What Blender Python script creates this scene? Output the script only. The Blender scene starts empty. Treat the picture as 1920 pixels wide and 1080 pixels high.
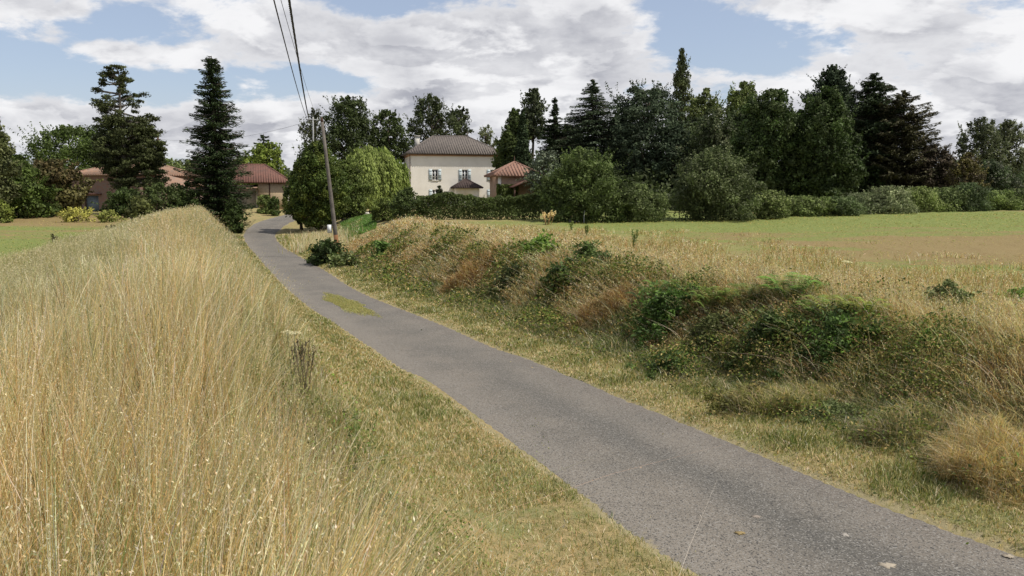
import bpy, math
import numpy as np
from mathutils import Vector
R = math.radians
rng = np.random.default_rng(7)
S = bpy.context.scene
COL = S.collection

# ------------------------------------------------------------------ camera, sky, sun, exposure
FPX = 1493.0                      # focal length in photo pixels (photo 1920 wide)
PITCH = math.atan(180 / FPX)
CAMZ = 3.9
cd = bpy.data.cameras.new('camera'); cam = bpy.data.objects.new('camera', cd); COL.objects.link(cam)
cam.location = (0, 0, CAMZ); cam.rotation_euler = (math.pi / 2 - PITCH, 0, 0)
cd.sensor_width = 36; cd.lens = 36 * FPX / 1920; cd.clip_start = .05; cd.clip_end = 6000
S.camera = cam
S.view_settings.view_transform = 'Standard'; S.view_settings.look = 'None'
S.view_settings.exposure = 0.1; S.view_settings.gamma = 1
S.view_settings.use_curve_mapping = False
SUN_AZ = math.atan2(1.0, -0.30)   # compass angle from +Y towards +X
SUN_EL = R(57)
sdir = Vector((math.sin(SUN_AZ) * math.cos(SUN_EL), math.cos(SUN_AZ) * math.cos(SUN_EL), math.sin(SUN_EL)))
sl = bpy.data.lights.new('sun', 'SUN'); sl.energy = 4.3; sl.angle = R(.6); sl.color = (1, .95, .86)
so = bpy.data.objects.new('sun', sl); COL.objects.link(so)
so.rotation_euler = sdir.to_track_quat('Z', 'Y').to_euler(); so.location = (0, 0, 50)

W = bpy.data.worlds.new('World'); S.world = W; W.use_nodes = True
wt = W.node_tree; wt.nodes.clear()


class NB:
    """small helper to write node maths"""
    def __init__(s, t): s.t = t
    def new(s, ty, **k):
        n = s.t.nodes.new(ty)
        for a, b in k.items(): setattr(n, a, b)
        return n
    def link(s, a, b): s.t.links.new(a, b)
    def inp(s, sock, v):
        if isinstance(v, bpy.types.NodeSocket): s.link(v, sock)
        elif v is not None: sock.default_value = v
    def m(s, op, a, b=None, c=None, clamp=False):
        n = s.new('ShaderNodeMath', operation=op, use_clamp=clamp)
        s.inp(n.inputs[0], a); s.inp(n.inputs[1], b); s.inp(n.inputs[2], c)
        return n.outputs[0]
    def vm(s, op, a, b=None):
        n = s.new('ShaderNodeVectorMath', operation=op)
        s.inp(n.inputs[0], a); s.inp(n.inputs[1], b)
        return n.outputs['Value'] if op in ('LENGTH', 'DOT_PRODUCT') else n.outputs['Vector']
    def mr(s, v, a, b, c=0., d=1., smooth=True):
        n = s.new('ShaderNodeMapRange', interpolation_type='SMOOTHSTEP' if smooth else 'LINEAR')
        for i, q in enumerate((v, a, b, c, d)): s.inp(n.inputs[i], q)
        return n.outputs[0]
    def mix(s, f, a, b):
        n = s.new('ShaderNodeMix', data_type='RGBA')
        s.inp(n.inputs[0], f)
        s.inp(n.inputs[6], a if isinstance(a, bpy.types.NodeSocket) else (*a, 1))
        s.inp(n.inputs[7], b if isinstance(b, bpy.types.NodeSocket) else (*b, 1))
        return n.outputs[2]
    def noise(s, vec, scale, detail=4, rough=.55, dist=0., off=None):
        n = s.new('ShaderNodeTexNoise'); n.inputs['Scale'].default_value = scale
        n.inputs['Detail'].default_value = detail; n.inputs['Roughness'].default_value = rough
        n.inputs['Distortion'].default_value = dist
        if off is not None: vec = s.vm('ADD', vec, off)
        s.inp(n.inputs['Vector'], vec)
        return n.outputs[0]


b = NB(wt)
tc = b.new('ShaderNodeTexCoord').outputs['Generated']
sx = b.new('ShaderNodeSeparateXYZ'); b.link(tc, sx.inputs[0])
X, Y, Z = sx.outputs
az = b.m('ARCTAN2', X, Y)
hyp = b.m('SQRT', b.m('ADD', b.m('MULTIPLY', X, X), b.m('MULTIPLY', Y, Y)))
el = b.m('ARCTAN2', Z, hyp)
cmb = b.new('ShaderNodeCombineXYZ'); b.link(az, cmb.inputs[0]); b.link(el, cmb.inputs[1])
AE = cmb.outputs[0]
den = b.m('ADD', b.m('MAXIMUM', Z, 0.0), .30)
c2 = b.new('ShaderNodeCombineXYZ')
b.link(b.m('DIVIDE', X, den), c2.inputs[0]); b.link(b.m('DIVIDE', Y, den), c2.inputs[1])
P2 = b.vm('MULTIPLY', c2.outputs[0], (1, 1.0, 1))
n1 = b.noise(P2, 3.1, 10, .56, .15, (3.1, 7.7, 0))
n1u = b.noise(b.vm('MULTIPLY', P2, (.95, .95, 1)), 3.1, 10, .56, .15, (3.1, 7.7, 0))
n2 = b.noise(P2, 8.5, 9, .62, .2, (1.3, 2.2, 4))
cov = b.m('ADD', b.m('MULTIPLY', n1, .58), b.m('MULTIPLY', n2, .42))
# cloud banks and blue openings by direction (azimuth, elevation), amount
def blob(px, py, rx, ry, amt):
    a0 = math.atan((px - 960) / FPX); e0 = math.atan((360 - py) / FPX * math.cos(a0))
    v = b.vm('MULTIPLY', b.vm('SUBTRACT', AE, (a0, e0, 0)), (FPX / rx, FPX / ry, 0))
    return b.mr(b.vm('LENGTH', v), 0., 1., amt, 0.)
for q in [(1340, 100, 270, 80, -.17), (1270, 60, 130, 90, -.12), (60, 110, 260, 70, -.17), (330, 190, 260, 70, -.10), (260, 60, 230, 50, -.14), (380, 110, 90, 60, -.06),
          (640, 160, 200, 36, -.15), (720, 20, 170, 40, -.12), (600, 90, 500, 80, .12), (880, 90, 480, 120, .15),
          (220, 108, 220, 52, .20), (60, 25, 230, 60, .20), (1720, 170, 560, 190, .16), (1500, 12, 420, 55, .18), (780, 180, 110, 40, .22),
          (1050, 120, 300, 120, .12), (100, 215, 380, 42, .14), (520, 215, 420, 60, .10), (960, 270, 2200, 80, .16), (950, 190, 420, 80, .12), (1000, -300, 3000, 280, .06)]:
    cov = b.m('ADD', cov, blob(*q))
mask = b.mr(cov, .465, .575)
thick = b.mr(cov, .52, .82)
n3 = b.noise(P2, 3.4, 9, .58, .2, (8.3, 1.9, 2))
n4 = b.noise(b.vm('ADD', P2, (-.10, .05, 0)), 3.4, 9, .58, .2, (8.3, 1.9, 2))
lit = b.mr(b.m('ADD', b.m('SUBTRACT', n1, n1u), b.m('MULTIPLY', b.m('SUBTRACT', n3, n4), .25)), -.055, .055)
n5 = b.noise(P2, 2.4, 6, .55, .2, (0, 5.3, 9))
shade = b.m('MULTIPLY', b.mr(n5, .40, .60), .72)
shade = b.m('ADD', shade, b.m('MULTIPLY', b.m('SUBTRACT', 1.0, lit), .75), clamp=True)
shade = b.m('MULTIPLY', shade, b.m('ADD', b.m('MULTIPLY', thick, .65), .35))
ccol = b.mix(shade, (.86, .86, .875), (.39, .40, .45))
sky = b.new('ShaderNodeTexSky', sky_type='NISHITA'); sky.sun_disc = False
sky.sun_elevation = SUN_EL; sky.sun_rotation = SUN_AZ; sky.altitude = 150
sky.air_density = 1.0; sky.dust_density = 1.2; sky.ozone_density = 1.5
skc = b.vm('MULTIPLY', sky.outputs[0], (.118, .116, .122))
hz = b.mr(el, 0.0, .14, .55, 0.)
skc = b.mix(hz, skc, (.50, .53, .60))
skc = b.mix(.32, skc, (.60, .63, .69))
allc = b.mix(mask, skc, ccol)
bg = b.new('ShaderNodeBackground'); b.link(allc, bg.inputs[0]); bg.inputs[1].default_value = 1.0
ow = b.new('ShaderNodeOutputWorld'); b.link(bg.outputs[0], ow.inputs[0])
W.cycles.sampling_method = 'MANUAL'; W.cycles.sample_map_resolution = 512
S.cycles.max_bounces = 6; S.cycles.diffuse_bounces = 3; S.cycles.transmission_bounces = 4; S.cycles.transparent_max_bounces = 4

# ------------------------------------------------------------------ helpers
def at(px, py, Yd):
    """point of the world seen at photo pixel (px, py) if it stands Yd metres ahead"""
    z = CAMZ - Yd * math.tan(math.atan((py - 540) / FPX) + PITCH)
    dep = Yd * math.cos(PITCH) + (CAMZ - z) * math.sin(PITCH)
    return Vector(((px - 960) / FPX * dep, Yd, z))

def mesh_np(name, V, faces, mat=None, parent=None, col=None, smooth=False, attrs=None):
    me = bpy.data.meshes.new(name)
    V = np.asarray(V, np.float32).reshape(-1, 3)
    if isinstance(faces, np.ndarray): faces = [faces]
    faces = [np.asarray(f, np.int32) for f in faces if len(f)]
    nl = sum(f.size for f in faces); npy = sum(len(f) for f in faces)
    me.vertices.add(len(V)); me.vertices.foreach_set('co', V.ravel())
    me.loops.add(nl); me.loops.foreach_set('vertex_index', np.concatenate([f.ravel() for f in faces]))
    me.polygons.add(npy)
    tot = np.concatenate([np.full(len(f), f.shape[1], np.int32) for f in faces])
    me.polygons.foreach_set('loop_start', (np.cumsum(tot) - tot).astype(np.int32))
    if smooth: me.polygons.foreach_set('use_smooth', np.ones(npy, bool))
    me.update(calc_edges=True)
    if col is not None:
        a = me.attributes.new('col', 'FLOAT_COLOR', 'POINT')
        c = np.ones((len(V), 4), np.float32); c[:, :3] = col
        a.data.foreach_set('color', c.ravel())
    for k, v in (attrs or {}).items():
        a = me.attributes.new(k, 'FLOAT', 'POINT'); a.data.foreach_set('value', np.asarray(v, np.float32))
    if mat: me.materials.append(mat)
    o = bpy.data.objects.new(name, me); COL.objects.link(o)
    if parent: o.parent = parent
    return o

class MB:
    """collects boxes, tubes, prisms into one mesh"""
    def __init__(s): s.v = []; s.f = {}; s.n = 0
    def add(s, V, F):
        for f in F: s.f.setdefault(len(f), []).append([i + s.n for i in f])
        s.v += [tuple(p) for p in V]; s.n += len(V)
    def box(s, a, c):
        x0, y0, z0 = a; x1, y1, z1 = c
        s.add([(x0, y0, z0), (x1, y0, z0), (x1, y1, z0), (x0, y1, z0), (x0, y0, z1), (x1, y0, z1), (x1, y1, z1), (x0, y1, z1)],
              [(3, 2, 1, 0), (4, 5, 6, 7), (0, 1, 5, 4), (1, 2, 6, 5), (2, 3, 7, 6), (3, 0, 4, 7)])
    def tube(s, pts, rad, n=8, cap=True):
        pts = [Vector(p) for p in pts]
        if not hasattr(rad, '__len__'): rad = [rad] * len(pts)
        V = []
        for i, p in enumerate(pts):
            d = (pts[min(i + 1, len(pts) - 1)] - pts[max(i - 1, 0)]).normalized()
            u = d.cross(Vector((0, 0, 1)));
            if u.length < .05: u = d.cross(Vector((0, 1, 0)))
            u.normalize(); w = u.cross(d)
            for k in range(n):
                a = 2 * math.pi * k / n
                V.append(p + (u * math.cos(a) + w * math.sin(a)) * rad[i])
        F = []
        for i in range(len(pts) - 1):
            for k in range(n):
                F.append((i * n + k, i * n + (k + 1) % n, (i + 1) * n + (k + 1) % n, (i + 1) * n + k))
        if cap: F.append(tuple(range(n))[::-1]); F.append(tuple(range((len(pts) - 1) * n, len(pts) * n)))
        s.add(V, F)
    def build(s, name, mat, parent=None, smooth=False, loc=None):
        o = mesh_np(name, np.array(s.v), [np.array(f) for f in s.f.values()], mat, parent, smooth=smooth)
        if loc: o.location = loc
        return o

def tag(o, label=None, cat=None, group=None, kind=None):
    if label: o['label'] = label
    if cat: o['category'] = cat
    if group: o['group'] = group
    if kind: o['kind'] = kind
    return o
def empty(name, loc, rz=0):
    o = bpy.data.objects.new(name, None); COL.objects.link(o); o.location = loc; o.rotation_euler = (0, 0, rz)
    o.empty_display_size = .3
    return o
def pn(x, y, seed=0, sc=1.):
    """smooth pseudo-noise in -1..1"""
    r = np.random.default_rng(seed + 100); v = 0
    for k in range(6):
        a = r.uniform(0, 6.28); f = sc * r.uniform(.5, 2.2); ph = r.uniform(0, 6.28)
        v = v + np.sin((x * math.cos(a) + y * math.sin(a)) * f + ph + 1.3 * np.sin((x * math.sin(a) - y * math.cos(a)) * f * .7 + ph * 2))
    return v / 3.2

# ------------------------------------------------------------------ road plan and terrain
LE = np.array([(11.5, -9), (8.6, -3.5), (5.7, 1.2), (3.2, 4.6), (1.74, 7.03), (1.18, 8.2), (.57, 9.84), (-.43, 12.39), (-1.72, 15.7), (-2.55, 17.52), (-4.11, 20.86), (-5.3, 23.45), (-6.85, 26.63), (-8.92, 31.46),
               (-11.92, 38.91), (-16.22, 50.02), (-19.26, 57.69), (-21.62, 63.95), (-23.2, 68.9), (-24.9, 74.8), (-26.4, 82.0), (-26.9, 90.2), (-26.6, 97), (-26.2, 104), (-25.5, 114), (-25, 125)], float)
RE = np.array([(14.3, -7.3), (11.5, -1.8), (8.4, 2.9), (6.3, 5.6), (4.99, 7.6), (4.19, 9.12), (3.16, 11.6), (1.81, 14.8), (.3, 18.5), (-.8, 20.7), (-1.93, 23.16), (-3.1, 25.5), (-4.5, 28.2), (-6.5, 32.5),
               (-9.4, 40), (-13.7, 50.5), (-16.8, 58.2), (-18.9, 64.0), (-20.4, 69.3), (-21.7, 75.2), (-22.8, 82), (-23.3, 90.2), (-23.2, 97), (-22.8, 104), (-22.2, 114), (-21.7, 125)], float)
def resample(A, k=8):
    t = np.arange(len(A)); tt = np.linspace(0, len(A) - 1, (len(A) - 1) * k + 1)
    o = []
    for c in range(2):
        y = A[:, c]; m = np.gradient(y)
        i = np.minimum(tt.astype(int), len(A) - 2); u = tt - i
        o.append((2*u**3-3*u**2+1)*y[i] + (u**3-2*u**2+u)*m[i] + (-2*u**3+3*u**2)*y[i+1] + (u**3-u**2)*m[i+1])
    return np.stack(o, 1)
LEs, REs = resample(LE), resample(RE)
CL = (LEs + REs) / 2; _d = np.gradient(CL, axis=0); _d /= np.linalg.norm(_d, axis=1)[:, None]
HW = np.abs((REs - LEs)[:, 0] * _d[:, 1] - (REs - LEs)[:, 1] * _d[:, 0]) / 2
CLc, HWc = CL[::2], HW[::2]
def road_z(y): return np.interp(y, [-20, 0, 8, 18, 55, 75, 100, 120, 160], [.5, .45, .35, 0, 0, .45, 1.5, 1.9, 1.9])
def edge_dist(x, y):
    """signed distance beyond the road edge (negative = on the road) and side (-1 left, +1 right)"""
    x = np.asarray(x, float).ravel(); y = np.asarray(y, float).ravel()
    best = np.full(x.shape, 1e9); side = np.ones(x.shape); hw = np.ones(x.shape); cy = np.zeros(x.shape)
    for i in range(len(CLc) - 1):
        a = CLc[i]; d = CLc[i + 1] - a; L2 = d @ d
        t = np.clip(((x - a[0]) * d[0] + (y - a[1]) * d[1]) / L2, 0, 1)
        qx = x - a[0] - t * d[0]; qy = y - a[1] - t * d[1]; q = np.hypot(qx, qy)
        m = q < best
        best[m] = q[m]; side[m] = np.where(d[0] * qy - d[1] * qx > 0, -1, 1)[m]
        hw[m] = (HWc[i] + (HWc[i + 1] - HWc[i]) * t)[m]; cy[m] = (a[1] + t * d[1])[m]
    return best - hw, side, cy
def sstep(a, c, v): t = np.clip((v - a) / (c - a), 0, 1); return t * t * (3 - 2 * t)
def terrain(x, y, full=False):
    shp = np.shape(x); x = np.asarray(x, float).ravel(); y = np.asarray(y, float).ravel()
    e, sd, cy = edge_dist(x, y); rz = road_z(cy)
    far = sstep(60, 70, y)
    # left bank and field
    crest = np.interp(y, [0, 35, 60], [2.15, 2.1, 1.98]) + .06 * pn(x, y, 3, .5)
    fieldL = 1.36 + .004 * np.clip(y, 0, 75) + .03 * pn(x, y, 4, .4)
    rend = np.interp(y, [0, 8, 22, 50], [5.2, 4.6, 3.7, 3.3])
    zl = rz + (crest - rz) * sstep(.2, 1, e / rend)
    zl = zl + (fieldL - zl) * sstep(0, 1, (e - np.interp(y, [0, 10, 27, 38, 55], [7.5, 6.6, 5.4, 4.7, 4.3])) / np.interp(y, [0, 27, 38, 55], [5, 4.5, 4.3, 3.7]))
    zlf = rz + (1.85 - rz) * sstep(.3, 7, e)
    zl = zl * (1 - far) + zlf * far
    # right bank and field
    fieldR = 1.38 + .0078 * np.clip(y - 15, 0, 60) + .25 * sstep(10, 50, x) + .03 * pn(x, y, 5, .4)
    start = np.interp(y, [0, 12, 25, 45, 60], [2.2, 2.2, 2.0, 2.2, 2.4]); wid = np.interp(y, [0, 35, 48, 58], [2.6, 2.4, 3.8, 6.5])
    zr_ = rz + .06 * sstep(0, .4, e) + (fieldR - rz) * sstep(0, 1, (e - start) / wid)
    zz = np.where(sd < 0, zl, zr_)
    rough = .03 * pn(x, y, 6, 3.) + .015 * pn(x, y, 7, 9.)
    zz = zz + rough * sstep(.2, 1.2, e) + .015 * sstep(0, .15, e) - .035 * (1 - sstep(-.05, .03, e))
    zz = zz + sstep(130, 700, y) * 4 + 22 * sstep(230, 900, y) * sstep(.38, .62, x / np.maximum(y, 1))
    if full: return zz.reshape(shp), e.reshape(shp), sd.reshape(shp), cy.reshape(shp)
    return zz.reshape(shp)
def gz(x, y): return float(terrain(np.array([x]), np.array([y]))[0])

# ------------------------------------------------------------------ materials
def new_mat(name):
    m = bpy.data.materials.new(name); m.use_nodes = True; m.node_tree.nodes.clear()
    return m, NB(m.node_tree)
def leaf_mat(name, trans=.3, rough=.6, spec=.25, tint=(1, 1, 1)):
    m, b = new_mat(name)
    a = b.new('ShaderNodeAttribute', attribute_name='col')
    pr = b.new('ShaderNodeBsdfPrincipled'); pr.inputs['Roughness'].default_value = rough
    pr.inputs['Specular IOR Level'].default_value = spec
    tr = b.new('ShaderNodeBsdfTranslucent')
    b.link(b.vm('MULTIPLY', a.outputs['Color'], tint), pr.inputs['Base Color'])
    b.link(b.vm('MULTIPLY', a.outputs['Color'], (1.1, 1.2, .75)), tr.inputs[0])
    mx = b.new('ShaderNodeMixShader'); mx.inputs[0].default_value = trans
    b.link(pr.outputs[0], mx.inputs[1]); b.link(tr.outputs[0], mx.inputs[2])
    o = b.new('ShaderNodeOutputMaterial'); b.link(mx.outputs[0], o.inputs[0])
    return m
def simple(name, col, rough=.8, spec=.3, noise=0., nscale=4., col2=None, bump=0., bscale=30., metallic=0.):
    m, b = new_mat(name)
    tcx = b.new('ShaderNodeTexCoord').outputs['Object']
    pr = b.new('ShaderNodeBsdfPrincipled'); pr.inputs['Roughness'].default_value = rough
    pr.inputs['Specular IOR Level'].default_value = spec; pr.inputs['Metallic'].default_value = metallic
    c2 = col2 or tuple(c * .6 for c in col)
    f = b.mr(b.noise(tcx, nscale, 6, .65), .35, .68)
    f2 = b.m('MULTIPLY', f, 1.0 if col2 else noise)
    b.link(b.mix(f2, col, c2), pr.inputs['Base Color'])
    if bump:
        bp = b.new('ShaderNodeBump'); bp.inputs['Strength'].default_value = bump; bp.inputs['Distance'].default_value = .03
        b.link(b.noise(tcx, bscale, 4), bp.inputs['Height']); b.link(bp.outputs[0], pr.inputs['Normal'])
    o = b.new('ShaderNodeOutputMaterial'); b.link(pr.outputs[0], o.inputs[0])
    return m
M = {}
M['leaf'] = leaf_mat('foliage', .26, .6, .18, (1.28, 1.14, .82))
M['needle'] = leaf_mat('needles', .12, .65, .12, (1.25, 1.15, .9))
M['grass'] = leaf_mat('dry_grass', .38, .5, .35)
M['bark'] = simple('bark', (.10, .08, .06), .9, .2, .6, 5, bump=.6)
M['bark_pale'] = simple('pale_bark', (.24, .21, .17), .9, .2, .6, 5, bump=.6)

# ground
m, b = new_mat('ground'); M['ground'] = m
P = b.new('ShaderNodeNewGeometry').outputs['Position']
def A(n): return b.new('ShaderNodeAttribute', attribute_name=n).outputs['Fac']
nA = b.noise(P, 1.2, 8, .65); nB = b.noise(P, 9, 6, .7); nC = b.noise(P, 60, 4, .7); nD = b.noise(P, .35, 5, .6)
straw = b.mix(b.mr(nB, .35, .65), (.36, .27, .13), (.20, .17, .07))
straw = b.mix(b.mr(nA, .46, .64), straw, (.19, .19, .075))
straw = b.mix(b.mr(nC, .5, .75, 0, .6), straw, (.48, .38, .22))
thatch = b.mix(b.mr(nB, .35, .65), (.13, .10, .05), (.06, .055, .025))
soil = b.mix(b.mr(nB, .3, .7), (.25, .20, .088), (.20, .135, .06))
cropg = b.mix(b.mr(nB, .35, .65), (.135, .18, .045), (.20, .21, .065))
# field: bands of seedlings and bare soil, stretched along the rows
Ps = b.vm('MULTIPLY', P, (.35, 1, 1))
nF = b.noise(Ps, .22, 6, .65); nG = b.noise(Ps, 1.4, 5, .7)
ff = b.m('ADD', b.m('MULTIPLY', nF, .7), b.m('MULTIPLY', nG, .3))
ff = b.m('ADD', ff, A('green'))
field = b.mix(b.mr(ff, .44, .56), soil, cropg)
field = b.mix(b.mr(nC, .55, .75, 0, .35), field, (.42, .33, .17))
edge = b.mix(nB, (.36, .30, .17), (.22, .19, .10))
c = b.mix(A('field'), straw, field)
c = b.mix(A('thatch'), c, thatch)
c = b.mix(b.mr(b.m('ADD', A('edge'), b.m('MULTIPLY', b.m('SUBTRACT', nB, .5), .8)), .35, .65), c, edge)
pr = b.new('ShaderNodeBsdfPrincipled'); pr.inputs['Roughness'].default_value = .95; pr.inputs['Specular IOR Level'].default_value = .15
b.link(c, pr.inputs['Base Color'])
bp = b.new('ShaderNodeBump'); bp.inputs['Strength'].default_value = .8; bp.inputs['Distance'].default_value = .05
b.link(b.m('ADD', nB, b.m('MULTIPLY', nC, .4)), bp.inputs['Height']); b.link(bp.outputs[0], pr.inputs['Normal'])
o = b.new('ShaderNodeOutputMaterial'); b.link(pr.outputs[0], o.inputs[0])

# asphalt
m, b = new_mat('asphalt'); M['asphalt'] = m
P = b.new('ShaderNodeNewGeometry').outputs['Position']
lat = A('lat')
wig = b.m('ADD', lat, b.m('MULTIPLY', b.m('SUBTRACT', b.noise(P, .5, 3), .5), .5))
big = b.noise(P, .7, 5, .6); med = b.noise(P, 5, 5, .65)
base = b.mix(b.mr(big, .35, .65), (.172, .150, .122), (.132, .118, .098))
track = b.mr(b.m('ABSOLUTE', b.m('SUBTRACT', wig, .12)), .0, .42, .75, 0.)
nearf = b.new('ShaderNodeSeparateXYZ'); b.link(P, nearf.inputs[0])
track = b.m('MULTIPLY', track, b.mr(nearf.outputs[1], 8., 24., 1., .25))
base = b.mix(track, base, (.080, .076, .066))
base = b.mix(b.mr(wig, .55, .85, 0, .5), base, (.13, .109, .09))
base = b.mix(b.mr(wig, -.9, -.35, .75, 0), base, (.205, .18, .148))
v1 = b.new('ShaderNodeTexVoronoi'); v1.inputs['Scale'].default_value = 75; b.link(P, v1.inputs['Vector'])
sep = b.new('ShaderNodeSeparateColor'); b.link(v1.outputs['Color'], sep.inputs[0])
grain = b.noise(P, 160, 3, .8)
base = b.mix(b.mr(sep.outputs[0], .72, .95, 0, .85, False), base, (.26, .245, .22))
base = b.mix(b.mr(sep.outputs[1], .70, .95, 0, .85, False), base, (.030, .030, .030))
vc = b.new('ShaderNodeTexVoronoi', feature='DISTANCE_TO_EDGE'); vc.inputs['Scale'].default_value = .55
b.link(b.vm('ADD', P, b.vm('MULTIPLY', b.new('ShaderNodeTexNoise').outputs['Color'], (0, 0, 0))), vc.inputs['Vector'])
crk = b.m('MULTIPLY', b.mr(b.m('ADD', vc.outputs['Distance'], b.m('MULTIPLY', b.m('SUBTRACT', b.noise(P, 7, 5, .7), .5), .05)), .0, .012, 1, 0), b.mr(b.noise(P, .8, 3), .5, .6))
base = b.mix(b.m('MULTIPLY', crk, .35), base, (.03, .028, .025))
base = b.mix(b.mr(grain, .6, .75, 0, .4), base, (.30, .28, .25))
base = b.mix(b.mr(med, .62, .75, 0, .4), base, (.17, .15, .13))
base = b.mix(b.mr(b.m('ADD', b.m('ABSOLUTE', lat), b.m('MULTIPLY', b.m('SUBTRACT', med, .5), .5)), .97, 1.05), base, (.26, .22, .14))
pr = b.new('ShaderNodeBsdfPrincipled'); pr.inputs['Roughness'].default_value = .85; pr.inputs['Specular IOR Level'].default_value = .3
b.link(base, pr.inputs['Base Color'])
bp = b.new('ShaderNodeBump'); bp.inputs['Strength'].default_value = .5; bp.inputs['Distance'].default_value = .006
b.link(b.m('SUBTRACT', 1.0, v1.outputs['Distance']), bp.inputs['Height']); b.link(bp.outputs[0], pr.inputs['Normal'])
o = b.new('ShaderNodeOutputMaterial'); b.link(pr.outputs[0], o.inputs[0])

# ------------------------------------------------------------------ ground sheet
ys = [-14.]
while ys[-1] < 3000: ys.append(ys[-1] + max(.16, .018 * abs(ys[-1])) * (1 if ys[-1] < 140 else 2.5))
ys = np.array(ys); us = np.linspace(-1, 1, 420)
us = np.sign(us) * np.abs(us) ** 1.15
GX = us[None, :] * (np.abs(ys)[:, None] * 1.15 + 12); GY = np.repeat(ys[:, None], len(us), 1)
GZ, GE, GS, GC = terrain(GX, GY, True)
def green_bias(x, y, sd):
    """where the seedlings stand thick (+) or thin (-)"""
    r = .02 - .2 * np.exp(-((y - 33) / 6) ** 2) * sstep(14, 24, x) + .10 * np.exp(-((y - 52 - .3 * x) / 15) ** 2) * sstep(-2, 14, x) - .17 * np.exp(-((y - 31 - .05 * x) / 6) ** 2) * sstep(4, 20, x) + .1 * np.exp(-((y - 20 - .1 * x) / 5) ** 2)
    l = .12 * np.exp(-((y - 36) / 8) ** 2) - .14 * np.exp(-((y - 62) / 9) ** 2) + .1 * np.exp(-((y - 52) / 4) ** 2)
    return np.where(sd > 0, r, l)
fld = np.where(GS > 0, .25 * sstep(6.5, 8.5, GE) + .75 * sstep(11, 17, GE + 2 * pn(GX, GY, 9, .6)), sstep(8., 9.5, GE + .5 * pn(GX, GY, 9, 1.2))) * (1 - sstep(95, 105, GY)) 
fld = np.where((GS > 0) & (GX < -8) & (GY > 50), 0, fld)
thatch_w = np.where(GS < 0, sstep(2, 3.2, GE) * (1 - sstep(7, 8.5, GE)) * (1 - sstep(60, 66, GY)), sstep(1.5, 2.2, GE) * (1 - sstep(5.5, 8, GE)) * (1 - sstep(42, 52, GY)))
edge_w = (1 - sstep(.0, .16, np.abs(GE)))
nx, ny = len(us), len(ys)
idx = np.arange(nx * ny).reshape(ny, nx)
Fq = np.stack([idx[:-1, :-1], idx[:-1, 1:], idx[1:, 1:], idx[1:, :-1]], -1).reshape(-1, 4)
g = mesh_np('ground', np.stack([GX, GY, GZ], -1).reshape(-1, 3), Fq, M['ground'], smooth=True,
            attrs={'field': fld.ravel(), 'thatch': thatch_w.ravel(), 'edge': edge_w.ravel(), 'green': green_bias(GX, GY, GS).ravel()})
tag(g, 'grassy banks and open fields on both sides of the lane', 'ground', kind='structure')

# road sheet: follows both edges, crumbled border
k = 18; Ld, Rd = resample(LE, k), resample(RE, k); nr = len(Ld)
js = np.linspace(-1, 1, 15)
V = []; lat_v = []
ejl = .03 * rng.standard_normal(nr) + .012 * pn(np.arange(nr) * .2, np.zeros(nr), 11); ejr = .03 * rng.standard_normal(nr) + .012 * pn(np.arange(nr) * .2, np.zeros(nr), 12)
Cm = (Ld + Rd) / 2; H2 = (Rd - Ld) / 2; hl = np.linalg.norm(H2, axis=1)
for j in js:
    ext = 1 + (np.where(j < 0, ejl, ejr) / hl) * (abs(j) > .95)
    p = Cm + H2 * j * ext[:, None]
    z = road_z(Cm[:, 1]) + .02 * (1 - j * j) - .004 + (-.03 if abs(j) > .95 else 0)
    V.append(np.column_stack([p, z])); lat_v.append(np.full(nr, j))
V = np.stack(V, 1).reshape(-1, 3); lat_v = np.stack(lat_v, 1).ravel()
idx = np.arange(nr * len(js)).reshape(nr, len(js))
Fq = np.stack([idx[:-1, :-1], idx[:-1, 1:], idx[1:, 1:], idx[1:, :-1]], -1).reshape(-1, 4)
rd = mesh_np('road', V, Fq, M['asphalt'], smooth=True, attrs={'lat': lat_v})
tag(rd, 'narrow worn grey asphalt lane winding down to the farmhouse', 'road', kind='structure')

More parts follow.
